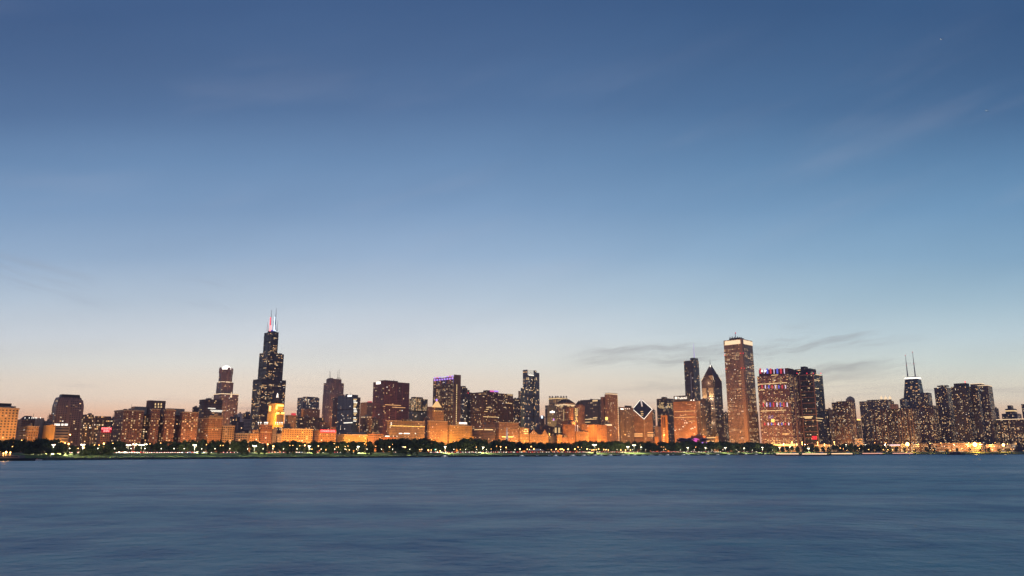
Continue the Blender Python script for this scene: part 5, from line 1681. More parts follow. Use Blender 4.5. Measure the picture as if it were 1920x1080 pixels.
# ------------------------------------------------------------------ band shell of curled steel ribbons
CURLS = [(1270, 1286, 'barred'), (1286, 1300, 'blue'), (1297, 1307, 'pink'), (1313, 1325, 'purple')]
p0 = P(1296, 838, 2080)
bs = thing('band_shell', 'curled steel band shell glowing red, blue and pink before the salmon block', 'band shell', (p0.x, p0.y, GROUND))
bm_ = MB()
for i, (xa, xb, c) in enumerate(CURLS):
    a, b_ = P(xa, 832, 2075 + i * 3), P(xb, 832, 2075 + i * 3)
    w_ = (b_ - a).length
    V, F = [], []
    top = P(xa, 823.5 if i != 2 else 824, 2078).z
    n_, k_ = 12, 6
    for q_ in range(n_ + 1):
        t = q_ / n_
        ang = -.5 + t * 3.3
        y = -6 + 9 * math.cos(ang)
        z = P(xa, 829.5, 2078).z + (top - P(xa, 829.5, 2078).z) * (.5 + .5 * math.sin(ang))
        for r_ in range(k_ + 1):
            s_ = r_ / k_
            bulge = math.sin(s_ * math.pi)
            V.append((a.x + w_ * s_ - p0.x + (3 * t if i == 2 else 0), a.y - p0.y + y + 5 * bulge, z - GROUND + bulge * 4 * t))
    for q_ in range(n_):
        for r_ in range(k_):
            F.append((q_ * (k_ + 1) + r_, q_ * (k_ + 1) + r_ + 1, (q_ + 1) * (k_ + 1) + r_ + 1, (q_ + 1) * (k_ + 1) + r_))
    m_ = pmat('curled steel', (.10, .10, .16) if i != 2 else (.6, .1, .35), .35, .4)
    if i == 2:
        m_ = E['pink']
    rib = obj('steel_ribbon', mesh_of('steel_ribbon', V, F, [m_], None, None, True), bs)
    so = rib.modifiers.new('thick', 'SOLIDIFY')
    so.thickness = 1.2
    MB().box(((a.x + b_.x) / 2 - p0.x, a.y - p0.y - 9, P(xa, 830.3, 2070).z - GROUND), (w_ * .8, 1.2, 2.6)).build('stage_light', E[c], bs)
MB().box((0, 22, 8), (84, 16, 16)).build('stage_house', CONC, bs)

# ------------------------------------------------------------------ fountain
fp_ = P(950.5, 836, 1400)
ft = thing('fountain', 'lit fountain with a tall white water jet rising above the park trees', 'fountain', (fp_.x, fp_.y, GROUND))
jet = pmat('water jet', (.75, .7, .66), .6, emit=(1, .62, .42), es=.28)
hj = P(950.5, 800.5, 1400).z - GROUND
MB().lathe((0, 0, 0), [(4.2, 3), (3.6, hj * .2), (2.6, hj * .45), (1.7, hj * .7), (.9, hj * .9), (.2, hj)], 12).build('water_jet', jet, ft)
bas = MB()
for r_, z in ((18, 0), (11, 2.2), (6, 5)):
    bas.lathe((0, 0, z), [(r_ * .8, 0), (r_, 1.6), (r_, 2.2), (r_ * .94, 2.2), (r_ * .9, 1.2)], 24)
bas.build('basin', STONE, ft)

# ------------------------------------------------------------------ trees
LEAF = [grass_mat('foliage %d' % i, a, c, .35) for i, (a, c) in enumerate((((.028, .042, .016), (.085, .115, .034)), ((.034, .05, .018), (.10, .13, .036)), ((.024, .034, .016), (.07, .088, .03))))]
BARK = pmat('bark', (.05, .038, .03), .9, noise=.3, nscale=1)


def crown_mesh(name, seed, rx, rz, nblob, nleaf, mat, leaf=1.0):
    r = random.Random(seed)
    bl = []
    for _ in range(nblob):
        t, ph = r.uniform(0, 2 * math.pi), r.uniform(-1.3, 1.3)
        k = r.uniform(.35, .72)
        bl.append((Vector((rx * k * math.cos(t) * math.cos(ph * .8), rx * k * math.sin(t) * math.cos(ph * .8), rz * .78 * math.sin(ph))), r.uniform(.30, .5)))
    bl.append((Vector((0, 0, 0)), .6))
    V, F = [], []
    for _ in range(nleaf):
        c, s = r.choice(bl)
        d = Vector((r.gauss(0, 1), r.gauss(0, 1), r.gauss(0, 1))).normalized()
        rad = s * (r.random() ** .35)
        p_ = c + Vector((d.x * rx * rad, d.y * rx * rad, d.z * rz * rad))
        nrm = (d + Vector((r.gauss(0, .6), r.gauss(0, .6), r.gauss(0, .6) + .3))).normalized()
        x = nrm.orthogonal().normalized()
        y = nrm.cross(x)
        a = r.uniform(0, 6.28)
        x, y = x * math.cos(a) + y * math.sin(a), y * math.cos(a) - x * math.sin(a)
        sz = leaf * r.uniform(.5, 1.15)
        i = len(V)
        V += [p_ + x * sz, p_ + y * sz * .7, p_ - x * sz, p_ - y * sz * .7]
        F.append((i, i + 1, i + 2, i + 3))
    return mesh_of(name, V, F, [mat])


def trunk_mesh(name, seed, h):
    r = random.Random(seed)
    mb = MB().tube((0, 0, -.5), (0, 0, h * .45), .42, .3, 7).tube((0, 0, h * .44), (r.uniform(-.6, .6), r.uniform(-.6, .6), h * .8), .3, .1, 6)
    for k in range(4):
        t = k * 1.57 + r.uniform(-.4, .4)
        mb.tube((0, 0, h * (.32 + .05 * k)), (math.cos(t) * h * .26, math.sin(t) * h * .26, h * r.uniform(.62, .8)), .17, .05, 5)
    return mb.mesh(name, BARK)


# unit trees: 16 m tall
TREES = []
for i in range(7):
    rx = (6.6, 7.6, 5.6, 8.4, 6.8, 7.2, 6.0)[i]
    TREES.append((crown_mesh('crown', 40 + i, rx * 1.08, 8.0 if i % 2 else 7.4, 11 + i % 3, 1300, LEAF[i % 3], 1.0), trunk_mesh('trunk', 70 + i, 15)))


def tree(x, extra, h, desc, rel, group, name='park_tree', dense=1.0, depth=None):
    if depth:
        X = ratio(x) * depth
        p_ = Vector((X, depth, ground_z(X, depth)))
    else:
        p_ = spot(x, extra)
    cm, tm = random.choice(TREES)
    s_ = h / 16
    o = thing(name, '', None, p_, random.uniform(0, 6.28))
    o.scale = (s_ * dense, s_ * dense, s_)
    obj('crown', cm, o, (0, 0, 8.4))
    obj('trunk', tm, o)
    later(o, x, desc, rel, 'tree', group)
    return o


def prof(x):
    pts = [(-80, 824), (40, 823), (100, 824), (128, 833), (165, 834), (185, 831), (205, 826), (240, 830), (285, 830), (300, 826), (470, 825), (500, 831), (520, 828),
           (560, 826), (570, 832), (585, 828), (700, 826), (725, 822), (800, 823), (830, 830), (850, 829), (870, 822), (905, 823), (912, 826), (945, 826), (975, 829), (1075, 830),
           (1088, 826), (1180, 827), (1200, 829), (1345, 828), (1370, 829), (1440, 831), (1452, 835), (1560, 836), (1585, 831), (1630, 832), (1700, 838), (1990, 840)]
    for (a, ya), (c, yc) in zip(pts[:-1], pts[1:]):
        if a <= x <= c:
            return ya + (yc - ya) * (x - a) / (c - a)
    return 835


rt_ = random.Random(5)
x = -30.0
while x < 1450:
    ex = rt_.uniform(115, 165)
    d = shore_d(x) + ex
    gz = ground_z(ratio(x) * d, d)
    yt = prof(x) + rt_.uniform(-.8, 2.6)
    h = max(6, P(x, yt, d).z - gz)
    tree(x, ex, h, 'dark front row park tree', 'before', 'trees along the front of the park', dense=min(1.5, max(1.0, 12 / h)) * rt_.uniform(1.0, 1.6))
    x += 13.5 * (1000 / d) + rt_.uniform(0, 5)
x = -30.0
while x < 1450:
    ex = rt_.uniform(210, 300)
    d = shore_d(x) + ex
    gz = ground_z(ratio(x) * d, d)
    yt = prof(x) + rt_.uniform(-.4, 3)
    h = max(6, P(x, yt, d).z - gz)
    tree(x, ex, h, 'tall back row park tree', 'before', 'trees deeper in the park', dense=rt_.uniform(1.05, 1.45))
    x += 17 * (1100 / d) + rt_.uniform(0, 5)
x = 1450.0
while x < 1930:
    ex = rt_.uniform(90, 190)
    d = shore_d(x) + ex
    gz = ground_z(ratio(x) * d, d)
    h = max(4.5, P(x, prof(x) + rt_.uniform(-1, 3), d).z - gz)
    tree(x, ex, h, 'small dark waterfront tree', 'before', 'trees on the right waterfront', dense=1.25)
    x += rt_.uniform(7, 15) if x < 1680 else rt_.uniform(14, 26)
# trees and bushes between the water and the shore road
for x, ex, h in ((50, 22, 5.5), (57, 26, 6), (66, 24, 6.2), (76, 26, 6.5), (85, 28, 7), (95, 26, 7.4), (104, 28, 7.2), (112, 26, 6.8), (118, 22, 5)):
    tree(x, ex, h, 'low bushy lamplit tree' if x > 80 else 'low bushy dark tree', 'before', 'low trees by the water', 'bushy_tree', 1.5)
for x, ex, h in ((128, 26, 4.6), (140, 26, 5), (152, 24, 5), (163, 24, 8.5), (172, 28, 9), (182, 26, 7), (192, 25, 7), (203, 26, 7.4), (211, 27, 7), (646, 26, 6), (660, 28, 5.2), (667, 26, 5.2), (690, 26, 5.5), (697, 26, 6.2),
                 (735, 26, 5.6), (748, 28, 5.6), (755, 26, 7.5), (763, 26, 8), (771, 26, 7.2), (782, 28, 5), (590, 30, 4.4), (602, 30, 4), (620, 30, 4), (455, 30, 4), (463, 30, 4.4), (485, 30, 4), (497, 30, 4.4), (540, 30, 4), (552, 30, 4),
                 (805, 30, 3.4), (1375, 30, 5), (1388, 30, 5), (1431, 30, 6), (1445, 30, 5), (1115, 20, 5.5), (375, 30, 3.5), (392, 30, 3.4), (410, 30, 3.2)):
    tree(x, ex, h, 'low bushy green tree', 'before', 'low trees by the water', 'bushy_tree', 1.45)

# ------------------------------------------------------------------ street lamps
pole_m = MB().tube((0, 0, 0), (0, 0, .93), .012, .008, 8).tube((0, 0, 0), (0, 0, .06), .03, .02, 8).mesh('pole', POLE)


def lamp(x, y, extra, kind, size, power, depth=None, name='glow_lamp', tree_label=None):
    if depth:
        X = ratio(x) * depth
        g_ = Vector((X, depth, ground_z(X, depth)))
    else:
        g_ = spot(x, extra)
    top = P(x, y, g_.y).z
    h = max(3.0, top - g_.z)
    o = thing(name, '', None, g_)
    pl = obj('pole', pole_m, o)
    pl.scale = (h if h < 16 else 14, h if h < 16 else 14, h)
    white = kind == 'w'
    if white:
        mb = MB()
        for i in (-1, 1):
            mb.box((i * size * .9, 0, h), (size * .9, size * .7, size * .4))
            mb.tube((0, 0, h * .96), (i * size * .9, 0, h - size * .3), .1, .08, 6)
        hd_ = mb.build('lamp_head', POLE, o)
        gm = MB()
        for i in (-1, 1):
            gm.box((i * size * .9, -size * .1, h - size * .42), (size * .8, size * .7, size * .4))
        gm.build('lamp_glass', E['lampw'], hd_)
    else:
        hd_ = MB().lathe((0, 0, h - size * .6), [(size * .2, -size * .3), (size * .5, 0), (size * .55, size * .4), (size * .35, size * .8), (.05, size * .95)], 10).build('lamp_globe', E['lampb' if kind == 'b' else 'lampo'], o)
        MB().lathe((0, 0, h + size * .55), [(size * .85, 0), (size * .5, size * .35), (.05, size * .5)], 10).build('lamp_cap', DARKMETAL, hd_)
    if power:
        down = True
        li = bpy.data.lights.new('lamp_light', 'SPOT' if down else 'POINT')
        li.energy = power * (9 if white else 4)
        if down:
            li.spot_size, li.spot_blend = R(150 if not depth else 168), .5
        li.color = (1, .88, .52) if white else (1, .45, .10)
        li.shadow_soft_size = size
        lo = bpy.data.objects.new('lamp_light', li)
        COL.objects.link(lo)
        lo.parent = o
        lo.location = (0, -size * 1.2, h - size * 1.2)
        if depth:
            lo.rotation_euler = (R(105), 0, 0)
        elif kind == 'w' and x > 115:
            lo.rotation_euler = (R(42), 0, 0)
        elif kind == 'b':
            lo.rotation_euler = (R(70), 0, 0)
    later(o, x, {'w': 'tall twin head white lamp', 'o': 'orange globe lamp', 's': 'small pale park lamp', 'b': 'glare sized orange sodium lamp'}[kind] if kind != 'w' or size < 1.6 else 'very bright tall white floodlight',
          'before', 'street lamp', {'w': 'white lamps on tall poles', 'o': 'orange street lamps', 's': 'small park lamps', 'b': 'glare sized sodium lamps'}[kind])
    return o


for x, y, s_, pw in ((99, 833, 1.1, 70000), (154, 832.5, 1.5, 9000), (240, 833.5, 1.7, 4000), (251.5, 832, 1.7, 3000), (264.5, 833, 1.9, 4000), (271, 832, 1.4, 0), (364, 833.5, 1.4, 14000), (477, 835, 1.6, 14000), (579.5, 836, 1.1, 8000),
                     (671.5, 836.5, 1.2, 12000), (756, 837.5, .8, 0), (834.5, 837, 1.2, 9000), (906, 838, 1.1, 9000), (1115, 833, 2.4, 14000), (1177.5, 837, 1.9, 9000), (1189.3, 834, 2.0, 9000), (1202, 838, 1.0, 4000),
                     (1289.5, 838.5, 1.3, 8000), (1323, 839.5, 1.1, 6000), (1360, 839, 1.4, 8000), (1396, 839.5, 1.1, 6000), (1430, 838.5, 1.4, 9000), (1462, 838.5, 1.3, 5000), (1482, 837.5, 1.3, 3000), (1516, 840, 1.7, 9000),
                     (1587.5, 833.5, 1.2, 3000), (1624, 833.5, 1.0, 0), (1661, 835.5, 1.1, 0)):
    lamp(x, y, 47 if x > 110 else 38, 'w', s_, pw)
for x, y, s_, pw in ((120, 830, .8, 0), (127, 831.5, 1.3, 4000), (156.5, 838.5, 1.2, 4000), (193, 831, 1.4, 5000), (501, 832.5, 1.3, 4000), (512, 836, 1.7, 5000), (571, 834.5, 1.4, 3000), (596.5, 836, 1.0, 0), (611, 843, .8, 0),
                     (630, 838, .6, 0), (634, 838, .6, 0), (655, 843, .8, 0), (584.5, 842, .7, 0), (730, 837.5, 1.2, 2500), (759.5, 838, 1.3, 2500), (787, 843, .7, 0), (803, 843.5, 1.4, 3000), (808.5, 843.5, .7, 0), (825.5, 845, 1.0, 0),
                     (938.5, 837, 1.1, 2000), (949, 838.5, 1.3, 2500), (975, 841.5, 1.9, 4000), (988.5, 842, 1.0, 0), (996, 837, 1.1, 2500), (1001, 841.5, 1.3, 2500), (1034, 843, .8, 0), (1043, 841.5, 1.3, 2500), (1050.5, 842, 1.5, 2500),
                     (1054, 841.5, 1.7, 3500), (1057, 843.5, 1.2, 0), (1065.5, 841.5, 1.5, 3500), (1078, 841.5, 1.5, 2500), (1084, 838, .9, 0), (1101, 841.5, 1.5, 2500), (1110, 843.5, 1.0, 0), (1113.5, 843, 1.0, 0), (1118, 843, .9, 0), (1122.5, 841.5, 1.3, 2500),
                     (1132, 842.5, 1.2, 0), (1136, 843, 1.0, 0), (1140.5, 843.5, 1.1, 2500), (1164, 843.5, 1.1, 2500), (1173, 843.5, 1.1, 0), (1182, 843.5, 1.0, 0), (1245, 838, .6, 0), (1248, 842, .8, 0), (1305, 838, .8, 0),
                     (1576, 840, 1.2, 1500), (1582, 841.5, .9, 0), (1612, 841, 1.1, 1500), (1629, 842.5, 1.2, 1500), (1642, 830, 1.2, 0), (1663, 830, 1.2, 0), (1656.5, 843, 1.2, 1500), (1665, 843, 1.3, 1500), (1674, 843, 1.5, 2500),
                     (1694, 832, .9, 0), (1711.5, 832, .9, 0), (1714, 843, .9, 0), (1745.5, 831, 1.3, 0), (1766, 830.5, 1.3, 0), (1750, 843, .9, 0), (1782, 844, 1.4, 1500), (1787, 842, .9, 0), (1804, 841, 1.6, 2500), (1818, 830, 1.3, 0), (1840, 830, 1.1, 0),
                     (1861, 843, 1.3, 1500), (1868, 829.5, 1.0, 0), (1891, 832, 1.3, 0), (1907, 832, 1.1, 0), (1896, 842, 1.0, 0), (1901, 842, 1.0, 0)):
    lamp(x, y, 80 if x < 1560 else 60, 'o', s_, pw)
for x, y, s_, pw in ((1703, 831, 6.6, 80000), (1829.5, 831.5, 8.2, 130000), (1883, 833, 5.2, 60000)):  # globes drawn oversized so their shape takes in the lamps' glare
    lamp(x, y, 45, 'b', s_, pw)
for x, y in ((38, 825), (22, 837), (146, 840.5), (176, 834), (183, 841.5), (210, 831), (280, 832), (300, 830.5), (386, 833.5), (412.5, 835), (417.5, 835), (486, 829), (543, 835), (548.5, 835), (561.5, 835.5), (626, 831.5), (647, 837), (652, 836),
             (649.5, 843), (682.5, 832), (704.5, 836.5), (735.5, 832.5), (893, 838), (931, 836.5), (921, 841.5), (863, 843), (1090.5, 838.5), (1240.5, 838), (1201, 834), (1560, 835), (1572, 836), (1510, 836), (1540, 838), (1550, 841)):
    lamp(x, y, 90, 's', .55, 0)

# low lamps on the promenade
rp = random.Random(21)
x = 130.0
while x < 1925:
    g_ = road_spot(x, 9.6)
    o = thing('promenade_lamp', '', None, g_)
    pl = obj('pole', pole_m, o)
    pl.scale = (6, 6, 5.2)
    MB().lathe((0, 0, 4.7), [(.08, -.2), (.22, 0), (.26, .3), (.05, .5)], 8).build('lamp_globe', E['lampw' if x < 1460 else 'lampo'], o)
    li = bpy.data.lights.new('lamp_light', 'SPOT')
    li.energy, li.color, li.shadow_soft_size = 13000 * rp.choice((.3, .7, 1, 1.3)) * (1 if x < 1460 else 3), (1, .82, .5) if x < 1460 else (1, .5, .16), .3
    li.spot_size, li.spot_blend = R(150), .4
    lo = bpy.data.objects.new('lamp_light', li)
    COL.objects.link(lo)
    lo.parent = o
    lo.location = (0, 0, 4.9)
    lo.rotation_euler = (R(35), 0, R(20))
    later(o, x, 'short white promenade lamp' if x < 1460 else 'short orange promenade lamp', 'below', 'street lamp', 'short lamps along the promenade')
    x += rp.uniform(18, 34)

# unseen lamps added behind the street wall to throw warm glow on the towers
for x, y, d, pw in ((128, 815, 1420, .5e5), (180, 815, 1400, .3e5), (395, 800, 1700, .5e5), (425, 800, 2520, 2.4e5), (580, 812, 2230, 1.0e5), (627, 812, 2900, 4e5), (655, 812, 1960, .6e5), (735, 806, 1860, 1.0e5), (786, 806, 2060, .6e5), (840, 806, 2060, 1.2e5),
                    (920, 806, 2160, 2.0e5), (995, 812, 2160, .5e5), (1060, 800, 2480, 1.6e5), (1087, 800, 2330, 1.2e5), (1107, 812, 2600, .6e5), (1146, 815, 2300, 1.3e5), (1173, 815, 2480, 1.0e5), (1247, 815, 2400, .5e5), (1297, 812, 2780, .8e5),
                    (1335, 826, 2400, 1.2e5)):
    lamp(x, y, 0, 'o', 1.0, pw * .9, depth=d, name='glow_lamp')
# sodium lamps along the avenue at the foot of the street wall
k = 0
n_ = 215.0
while n_ < 2330:
    c = Vector((-1042 + .695 * n_, 1008 + .719 * n_)) + GE * rt_.uniform(28, 44)
    x = px_of(c.x, c.y, 15)
    pw = 16000
    for xa, xb, v in ((-60, 40, 95000), (40, 110, 26000), (110, 185, 9000), (185, 372, 7500), (372, 445, 26000), (445, 520, 16000), (520, 730, 52000), (730, 800, 26000), (800, 888, 50000),
                      (888, 930, 14000), (930, 1035, 40000), (1035, 1150, 42000), (1150, 1185, 12000), (1185, 1230, 42000), (1230, 1320, 26000)):
        if xa <= x < xb:
            pw = v
    o = thing('glow_lamp', '', None, (c.x, c.y, 7))
    h = 12.0
    pl = obj('pole', pole_m, o)
    pl.scale = (h, h, h)
    MB().lathe((0, 0, h - .6), [(.15, -.2), (.4, 0), (.4, .35), (.2, .6)], 8).build('lamp_globe', E['lampo'], o)
    li = bpy.data.lights.new('lamp_light', 'POINT')
    li.energy, li.color, li.shadow_soft_size = pw * 4.2 * rt_.uniform(.45, 1.55) * (1 if n_ < 1200 else 1.15), (1, .44, .10), .8
    lo = bpy.data.objects.new('lamp_light', li)
    COL.objects.link(lo)
    lo.parent = o
    lo.location = (0, 0, h + .4)
    later(o, x, 'orange avenue lamp', 'behind trees below', 'street lamp', 'orange lamps along the avenue')
    n_ += 58
# a few added lamps that throw a warm glow up the right hand towers
for x, y, d, pw in ((1275, 835, 2420, .6e5), (1300, 835, 2430, .6e5), (1365, 832, 2180, 1.0e5), (1398, 832, 2150, .6e5), (1440, 836, 2110, .45e5), (1470, 836, 2110, .45e5), (1510, 836, 2120, .4e5), (1550, 836, 2200, .4e5), (1600, 836, 2280, .5e5), (1660, 836, 2340, .4e5),
                    (1700, 836, 2330, .4e5), (1790, 836, 2300, .8e5), (1840, 836, 2300, .8e5)):
    lamp(x, y - 3, 0, 'o', 1.4, pw * 2.2, depth=d, name='glow_lamp')

# ------------------------------------------------------------------ cars on the shore road
def car_mesh(name, mat):
    pr = [(-2.2, .35), (2.2, .35), (2.25, .8), (1.25, .95), (.65, 1.42), (-1.1, 1.45), (-1.9, 1.0), (-2.25, .95)]
    V, F = [], []
    for y, s_ in ((-.88, 1), (.88, 1)):
        for x_, z in pr:
            yy = y * (.82 if z > 1.2 else 1)
            V.append((x_, yy, z))
    n = len(pr)
    for i in range(n):
        j = (i + 1) % n
        F.append((i, j, n + j, n + i))
    F.append(tuple(range(n - 1, -1, -1)))
    F.append(tuple(range(n, 2 * n)))
    return mesh_of(name, V, [tuple(reversed(f)) for f in F], [mat])


TYRE = pmat('tyre', (.02, .02, .02), .9)
CARM = [(nm, car_mesh('body', pmat('car paint ' + nm, c, .3, .2))) for nm, c in (('white', (.6, .6, .6)), ('black', (.02, .02, .022)), ('silver', (.35, .36, .37)), ('red', (.35, .03, .03)), ('blue', (.04, .07, .2)))]
GLS = mesh_of('glazing', [(x_, y * .78, z) for y in (-1, 1) for x_, z in ((1.15, 1.0), (.62, 1.38), (-1.08, 1.41), (-1.75, 1.03))] , [(0, 1, 2, 3), (7, 6, 5, 4), (0, 4, 5, 1), (2, 6, 7, 3)], [GLASSD])
for v in GLS.vertices:
    v.co.y *= 1.16 if v.co.z < 1.2 else 1.0
whl = MB().tube((0, -.11, 0), (0, .11, 0), .33, .33, 12).mesh('wheel', TYRE)
tl = MB().box((0, 0, 0), (.5, .45, .28)).mesh('tail_light', E['tail'])
hl = MB().box((0, 0, 0), (.5, .45, .26)).mesh('headlight', E['head'])


def dir_at(x):
    r = ratio(x)
    for (x0, y0), (x1, y1) in zip(SHORE[:-1], SHORE[1:]):
        a, c = x0 - r * y0, x1 - r * y1
        if a * c <= 0:
            return Vector((x1 - x0, y1 - y0)).normalized()
    return GN


def car(x, away):
    p_ = road_spot(x, 60 if away else 48)
    t = dir_at(x) * (1 if away else -1)
    nm, me = random.choice(CARM)
    o = thing('car', '', None, p_, math.atan2(t.y, t.x))
    obj('body', me, o)
    obj('glazing', GLS, o)
    for y in (-.66, .66):
        obj('tail_light', tl, o, (-2.1, y, .82))
        obj('headlight', hl, o, (2.08, y, .68))
    for x_ in (-1.35, 1.35):
        for y in (-.8, .8):
            obj('wheel', whl, o, (x_, y, .33))
    later(o, x, f'{nm} car, tail lights lit,' if away else f'{nm} car, headlights lit,', 'before', 'car', 'cars on the shore road')


rc = random.Random(3)
for xa, xb, st, pa in ((116, 155, 5, .9), (214, 345, 4.0, .95), (345, 400, 8, .5), (415, 430, 6, 1), (436, 446, 5, 1), (507, 522, 5, 1), (528, 540, 6, 1), (552, 564, 6, 1), (598, 608, 5, 1), (630, 640, 6, 1), (735, 746, 3.5, 1),
                       (806, 960, 4.2, .62), (960, 1060, 6, .6), (1062, 1200, 5, .65), (1222, 1282, 3.2, 1), (1284, 1356, 4.5, .15), (1365, 1440, 9, .3)):
    x = xa
    while x < xb:
        car(x, rc.random() < pa)
        x += st * rc.uniform(.75, 1.3)

# ------------------------------------------------------------------ traffic signs on the road
for x, y, m_, lab in ((816, 843, 'green', 'traffic light showing green over the shore road'),):
    g_ = road_spot(x, 42.7)
    t = thing('traffic_light', lab, 'traffic light', g_)
    h = P(x, y, g_.y).z - g_.z
    MB().tube((0, 0, 0), (0, 0, h), .15, .1, 8).build('pole', POLE, t)
    MB().box((0, 0, h + .6), (.9, .6, 2.2)).build('signal_box', DARKMETAL, t)
    MB().lathe((0, -.5, h - .5), [(.1, 0), (.5, .3), (.5, .7), (.1, 1)], 10).build('signal_lens', E[m_], t)

# ------------------------------------------------------------------ people strolling on the promenade: a crowd
def person_into(mb, x, y, z, h, rz, rnd, mi):
    ca, sa = math.cos(rz), math.sin(rz)

    def q_(lx, ly, lz):
        return (x + (lx * ca - ly * sa) * h, y + (lx * sa + ly * ca) * h, z + lz * h)
    st = rnd.uniform(-.08, .08)
    for s_ in (-1, 1):
        mb.tube(q_(s_ * .055, s_ * st, 0), q_(s_ * .05, 0, .49), .028 * h, .05 * h, 6, mi[0])
        mb.tube(q_(s_ * .12, s_ * st * .8, .42), q_(s_ * .105, 0, .80), .02 * h, .03 * h, 6, mi[1])
    mb.tube(q_(0, 0, .46), q_(0, 0, .83), .075 * h, .10 * h, 8, mi[1])
    mb.tube(q_(0, 0, .82), q_(0, 0, .88), .032 * h, .03 * h, 6, 3)
    c = q_(0, 0, .86)
    mb.lathe(c, [(.02 * h, 0), (.055 * h, .03 * h), (.062 * h, .075 * h), (.045 * h, .12 * h), (.01 * h, .14 * h)], 8, 3)


CL = [pmat('dark trousers', (.02, .022, .03), .9), pmat('pale shirt', (.5, .48, .45), .9), pmat('coloured shirt', (.25, .06, .05), .9), pmat('skin', (.4, .25, .18), .7)]
cr = MB()
rr_ = random.Random(9)
for xa, xb, n in ((88, 215, 90), (212, 290, 40), (640, 740, 20), (740, 800, 20), (800, 1060, 170), (1060, 1200, 30)):
    for _ in range(n):
        g_ = road_spot(rr_.uniform(xa, xb), rr_.uniform(2.5, 8.5))
        person_into(cr, g_.x, g_.y, 1.75, rr_.uniform(1.6, 1.85), rr_.uniform(0, 6.28), rr_, (0, rr_.choice((1, 1, 0, 2))))
tag(cr.build('crowd', CL), 'people gathered along the lakefront promenade', 'crowd', kind='stuff')


# ------------------------------------------------------------------ railing posts with lights, boats, pier
def hull(mb, L, Bm, z0, z1, mi=0, n=10):
    b0 = len(mb.v)
    for z, k in ((z0, .86), (z1, 1.0)):
        for i in range(n + 1):
            t = i / n
            w = Bm / 2 * k * (1 - max(0, (t - .55) / .45) ** 2)
            mb.v.append((-L / 2 + L * t * (1 if k == 1 else .97), w, z))
        for i in range(n, -1, -1):
            t = i / n
            w = Bm / 2 * k * (1 - max(0, (t - .55) / .45) ** 2)
            mb.v.append((-L / 2 + L * t * (1 if k == 1 else .97), -w, z))
    m = 2 * (n + 1)
    for i in range(m):
        j = (i + 1) % m
        mb.f.append((b0 + i, b0 + j, b0 + m + j, b0 + m + i))
        mb.m.append(mi)
    mb.f.append(tuple(b0 + m + i for i in range(m)))
    mb.m.append(mi)
    return mb


HULLW = pmat('white hull', (.6, .6, .6), .4)
HULLD = pmat('dark hull', (.02, .022, .03), .5)
HULLR = pmat('dark red hull', (.08, .03, .03), .5)
SALOON = pmat('lit saloon windows', (.5, .45, .4), .4, emit=(1, .58, .28), es=1.7)
SALOONP = pmat('lit pink saloon windows', (.5, .4, .36), .4, emit=(1, .42, .24), es=1.2)


def tour_boat(x, ywl, L, label, mat, lit, rz=0.0, decks=2):
    d = EYE * CP / ((ywl - HORIZ) / FPX) * .985
    X = ratio(x) * d
    o = thing('tour_boat', label, 'boat', (X, d, 0), rz, 'tour boats on the lake')
    hull(MB(), L, 9, -.5, 1.9).build('hull', mat, o)
    for k in range(decks):
        l_ = L * (.82 - .12 * k)
        MB().box((-L * .04, 0, 2.0 + 2.9 * k + .35), (l_, 7.2 - k, .7)).box((-L * .04, 0, 4.55 + 2.9 * k), (l_ + 1, 7.8 - k, .35)).build('deck', HULLW, o)
        MB().box((-L * .04, 0, 3.6 + 2.9 * k - .2), (l_ - .8, 6.9 - k, 1.6)).build('saloon_window', lit, o)
    MB().box((L * .22, 0, 2.2 + 2.9 * decks + .9), (4.5, 4, 2.1), 0, 0, .85).build('wheelhouse', HULLW, o)
    MB().tube((L * .2, 0, 5 + 2.9 * decks - 1), (L * .2, 0, 9 + 2.9 * decks - 2), .12, .05, 6).build('mast', POLE, o)
    return o


tour_boat(1478, 853.6, 52, 'white tour boat with lit decks, leftmost of the three before the striped light tower', HULLR, SALOON, .05, 1)
tour_boat(1529, 853.8, 56, 'white tour boat with lit decks, middle one, below the framed glass tower', HULLR, SALOON, .03, 1)
tour_boat(1580, 853.2, 52, 'white tour boat with lit decks, rightmost, below the brown apartment block', HULLD, SALOON, .08, 1)
tour_boat(1637, 852.3, 56, 'tour boat with pinkish lit decks below the grey cupola roofed slab', HULLR, SALOONP, .05, 1)
tour_boat(1694, 852, 60, 'tour boat with pinkish lit decks below the pale piered slab', HULLR, SALOONP, .05, 1)
for x, ywl, L, lab, sc in ((1790, 852.3, 44, 'dark unlit motor yacht below the middle lakefront tower', 1), (1838, 850.9, 40, 'small dark workboat below the right glare sized sodium lamp', 1)):
    d = EYE * CP / ((ywl - HORIZ) / FPX) * .985
    o = thing('motor_yacht', lab, 'boat', (ratio(x) * d, d, 0), 3.2)
    hull(MB(), L, 10, -.5, 3.2).build('hull', HULLD, o)
    MB().box((-2, 0, 4.4), (L * .55, 7, 2.6), 0, 0, .92).box((-3, 0, 6.7), (L * .3, 5.5, 2.0), 0, 0, .85).build('cabin', pmat('shaded cabin', (.12, .09, .09), .6), o)
    MB().box((-1, 0, 4.6), (L * .5, 7.1, .9)).build('cabin_window', GLASSD, o)
    MB().tube((-4, 0, 7), (-4, 0, 12), .15, .05, 6).build('mast', POLE, o)


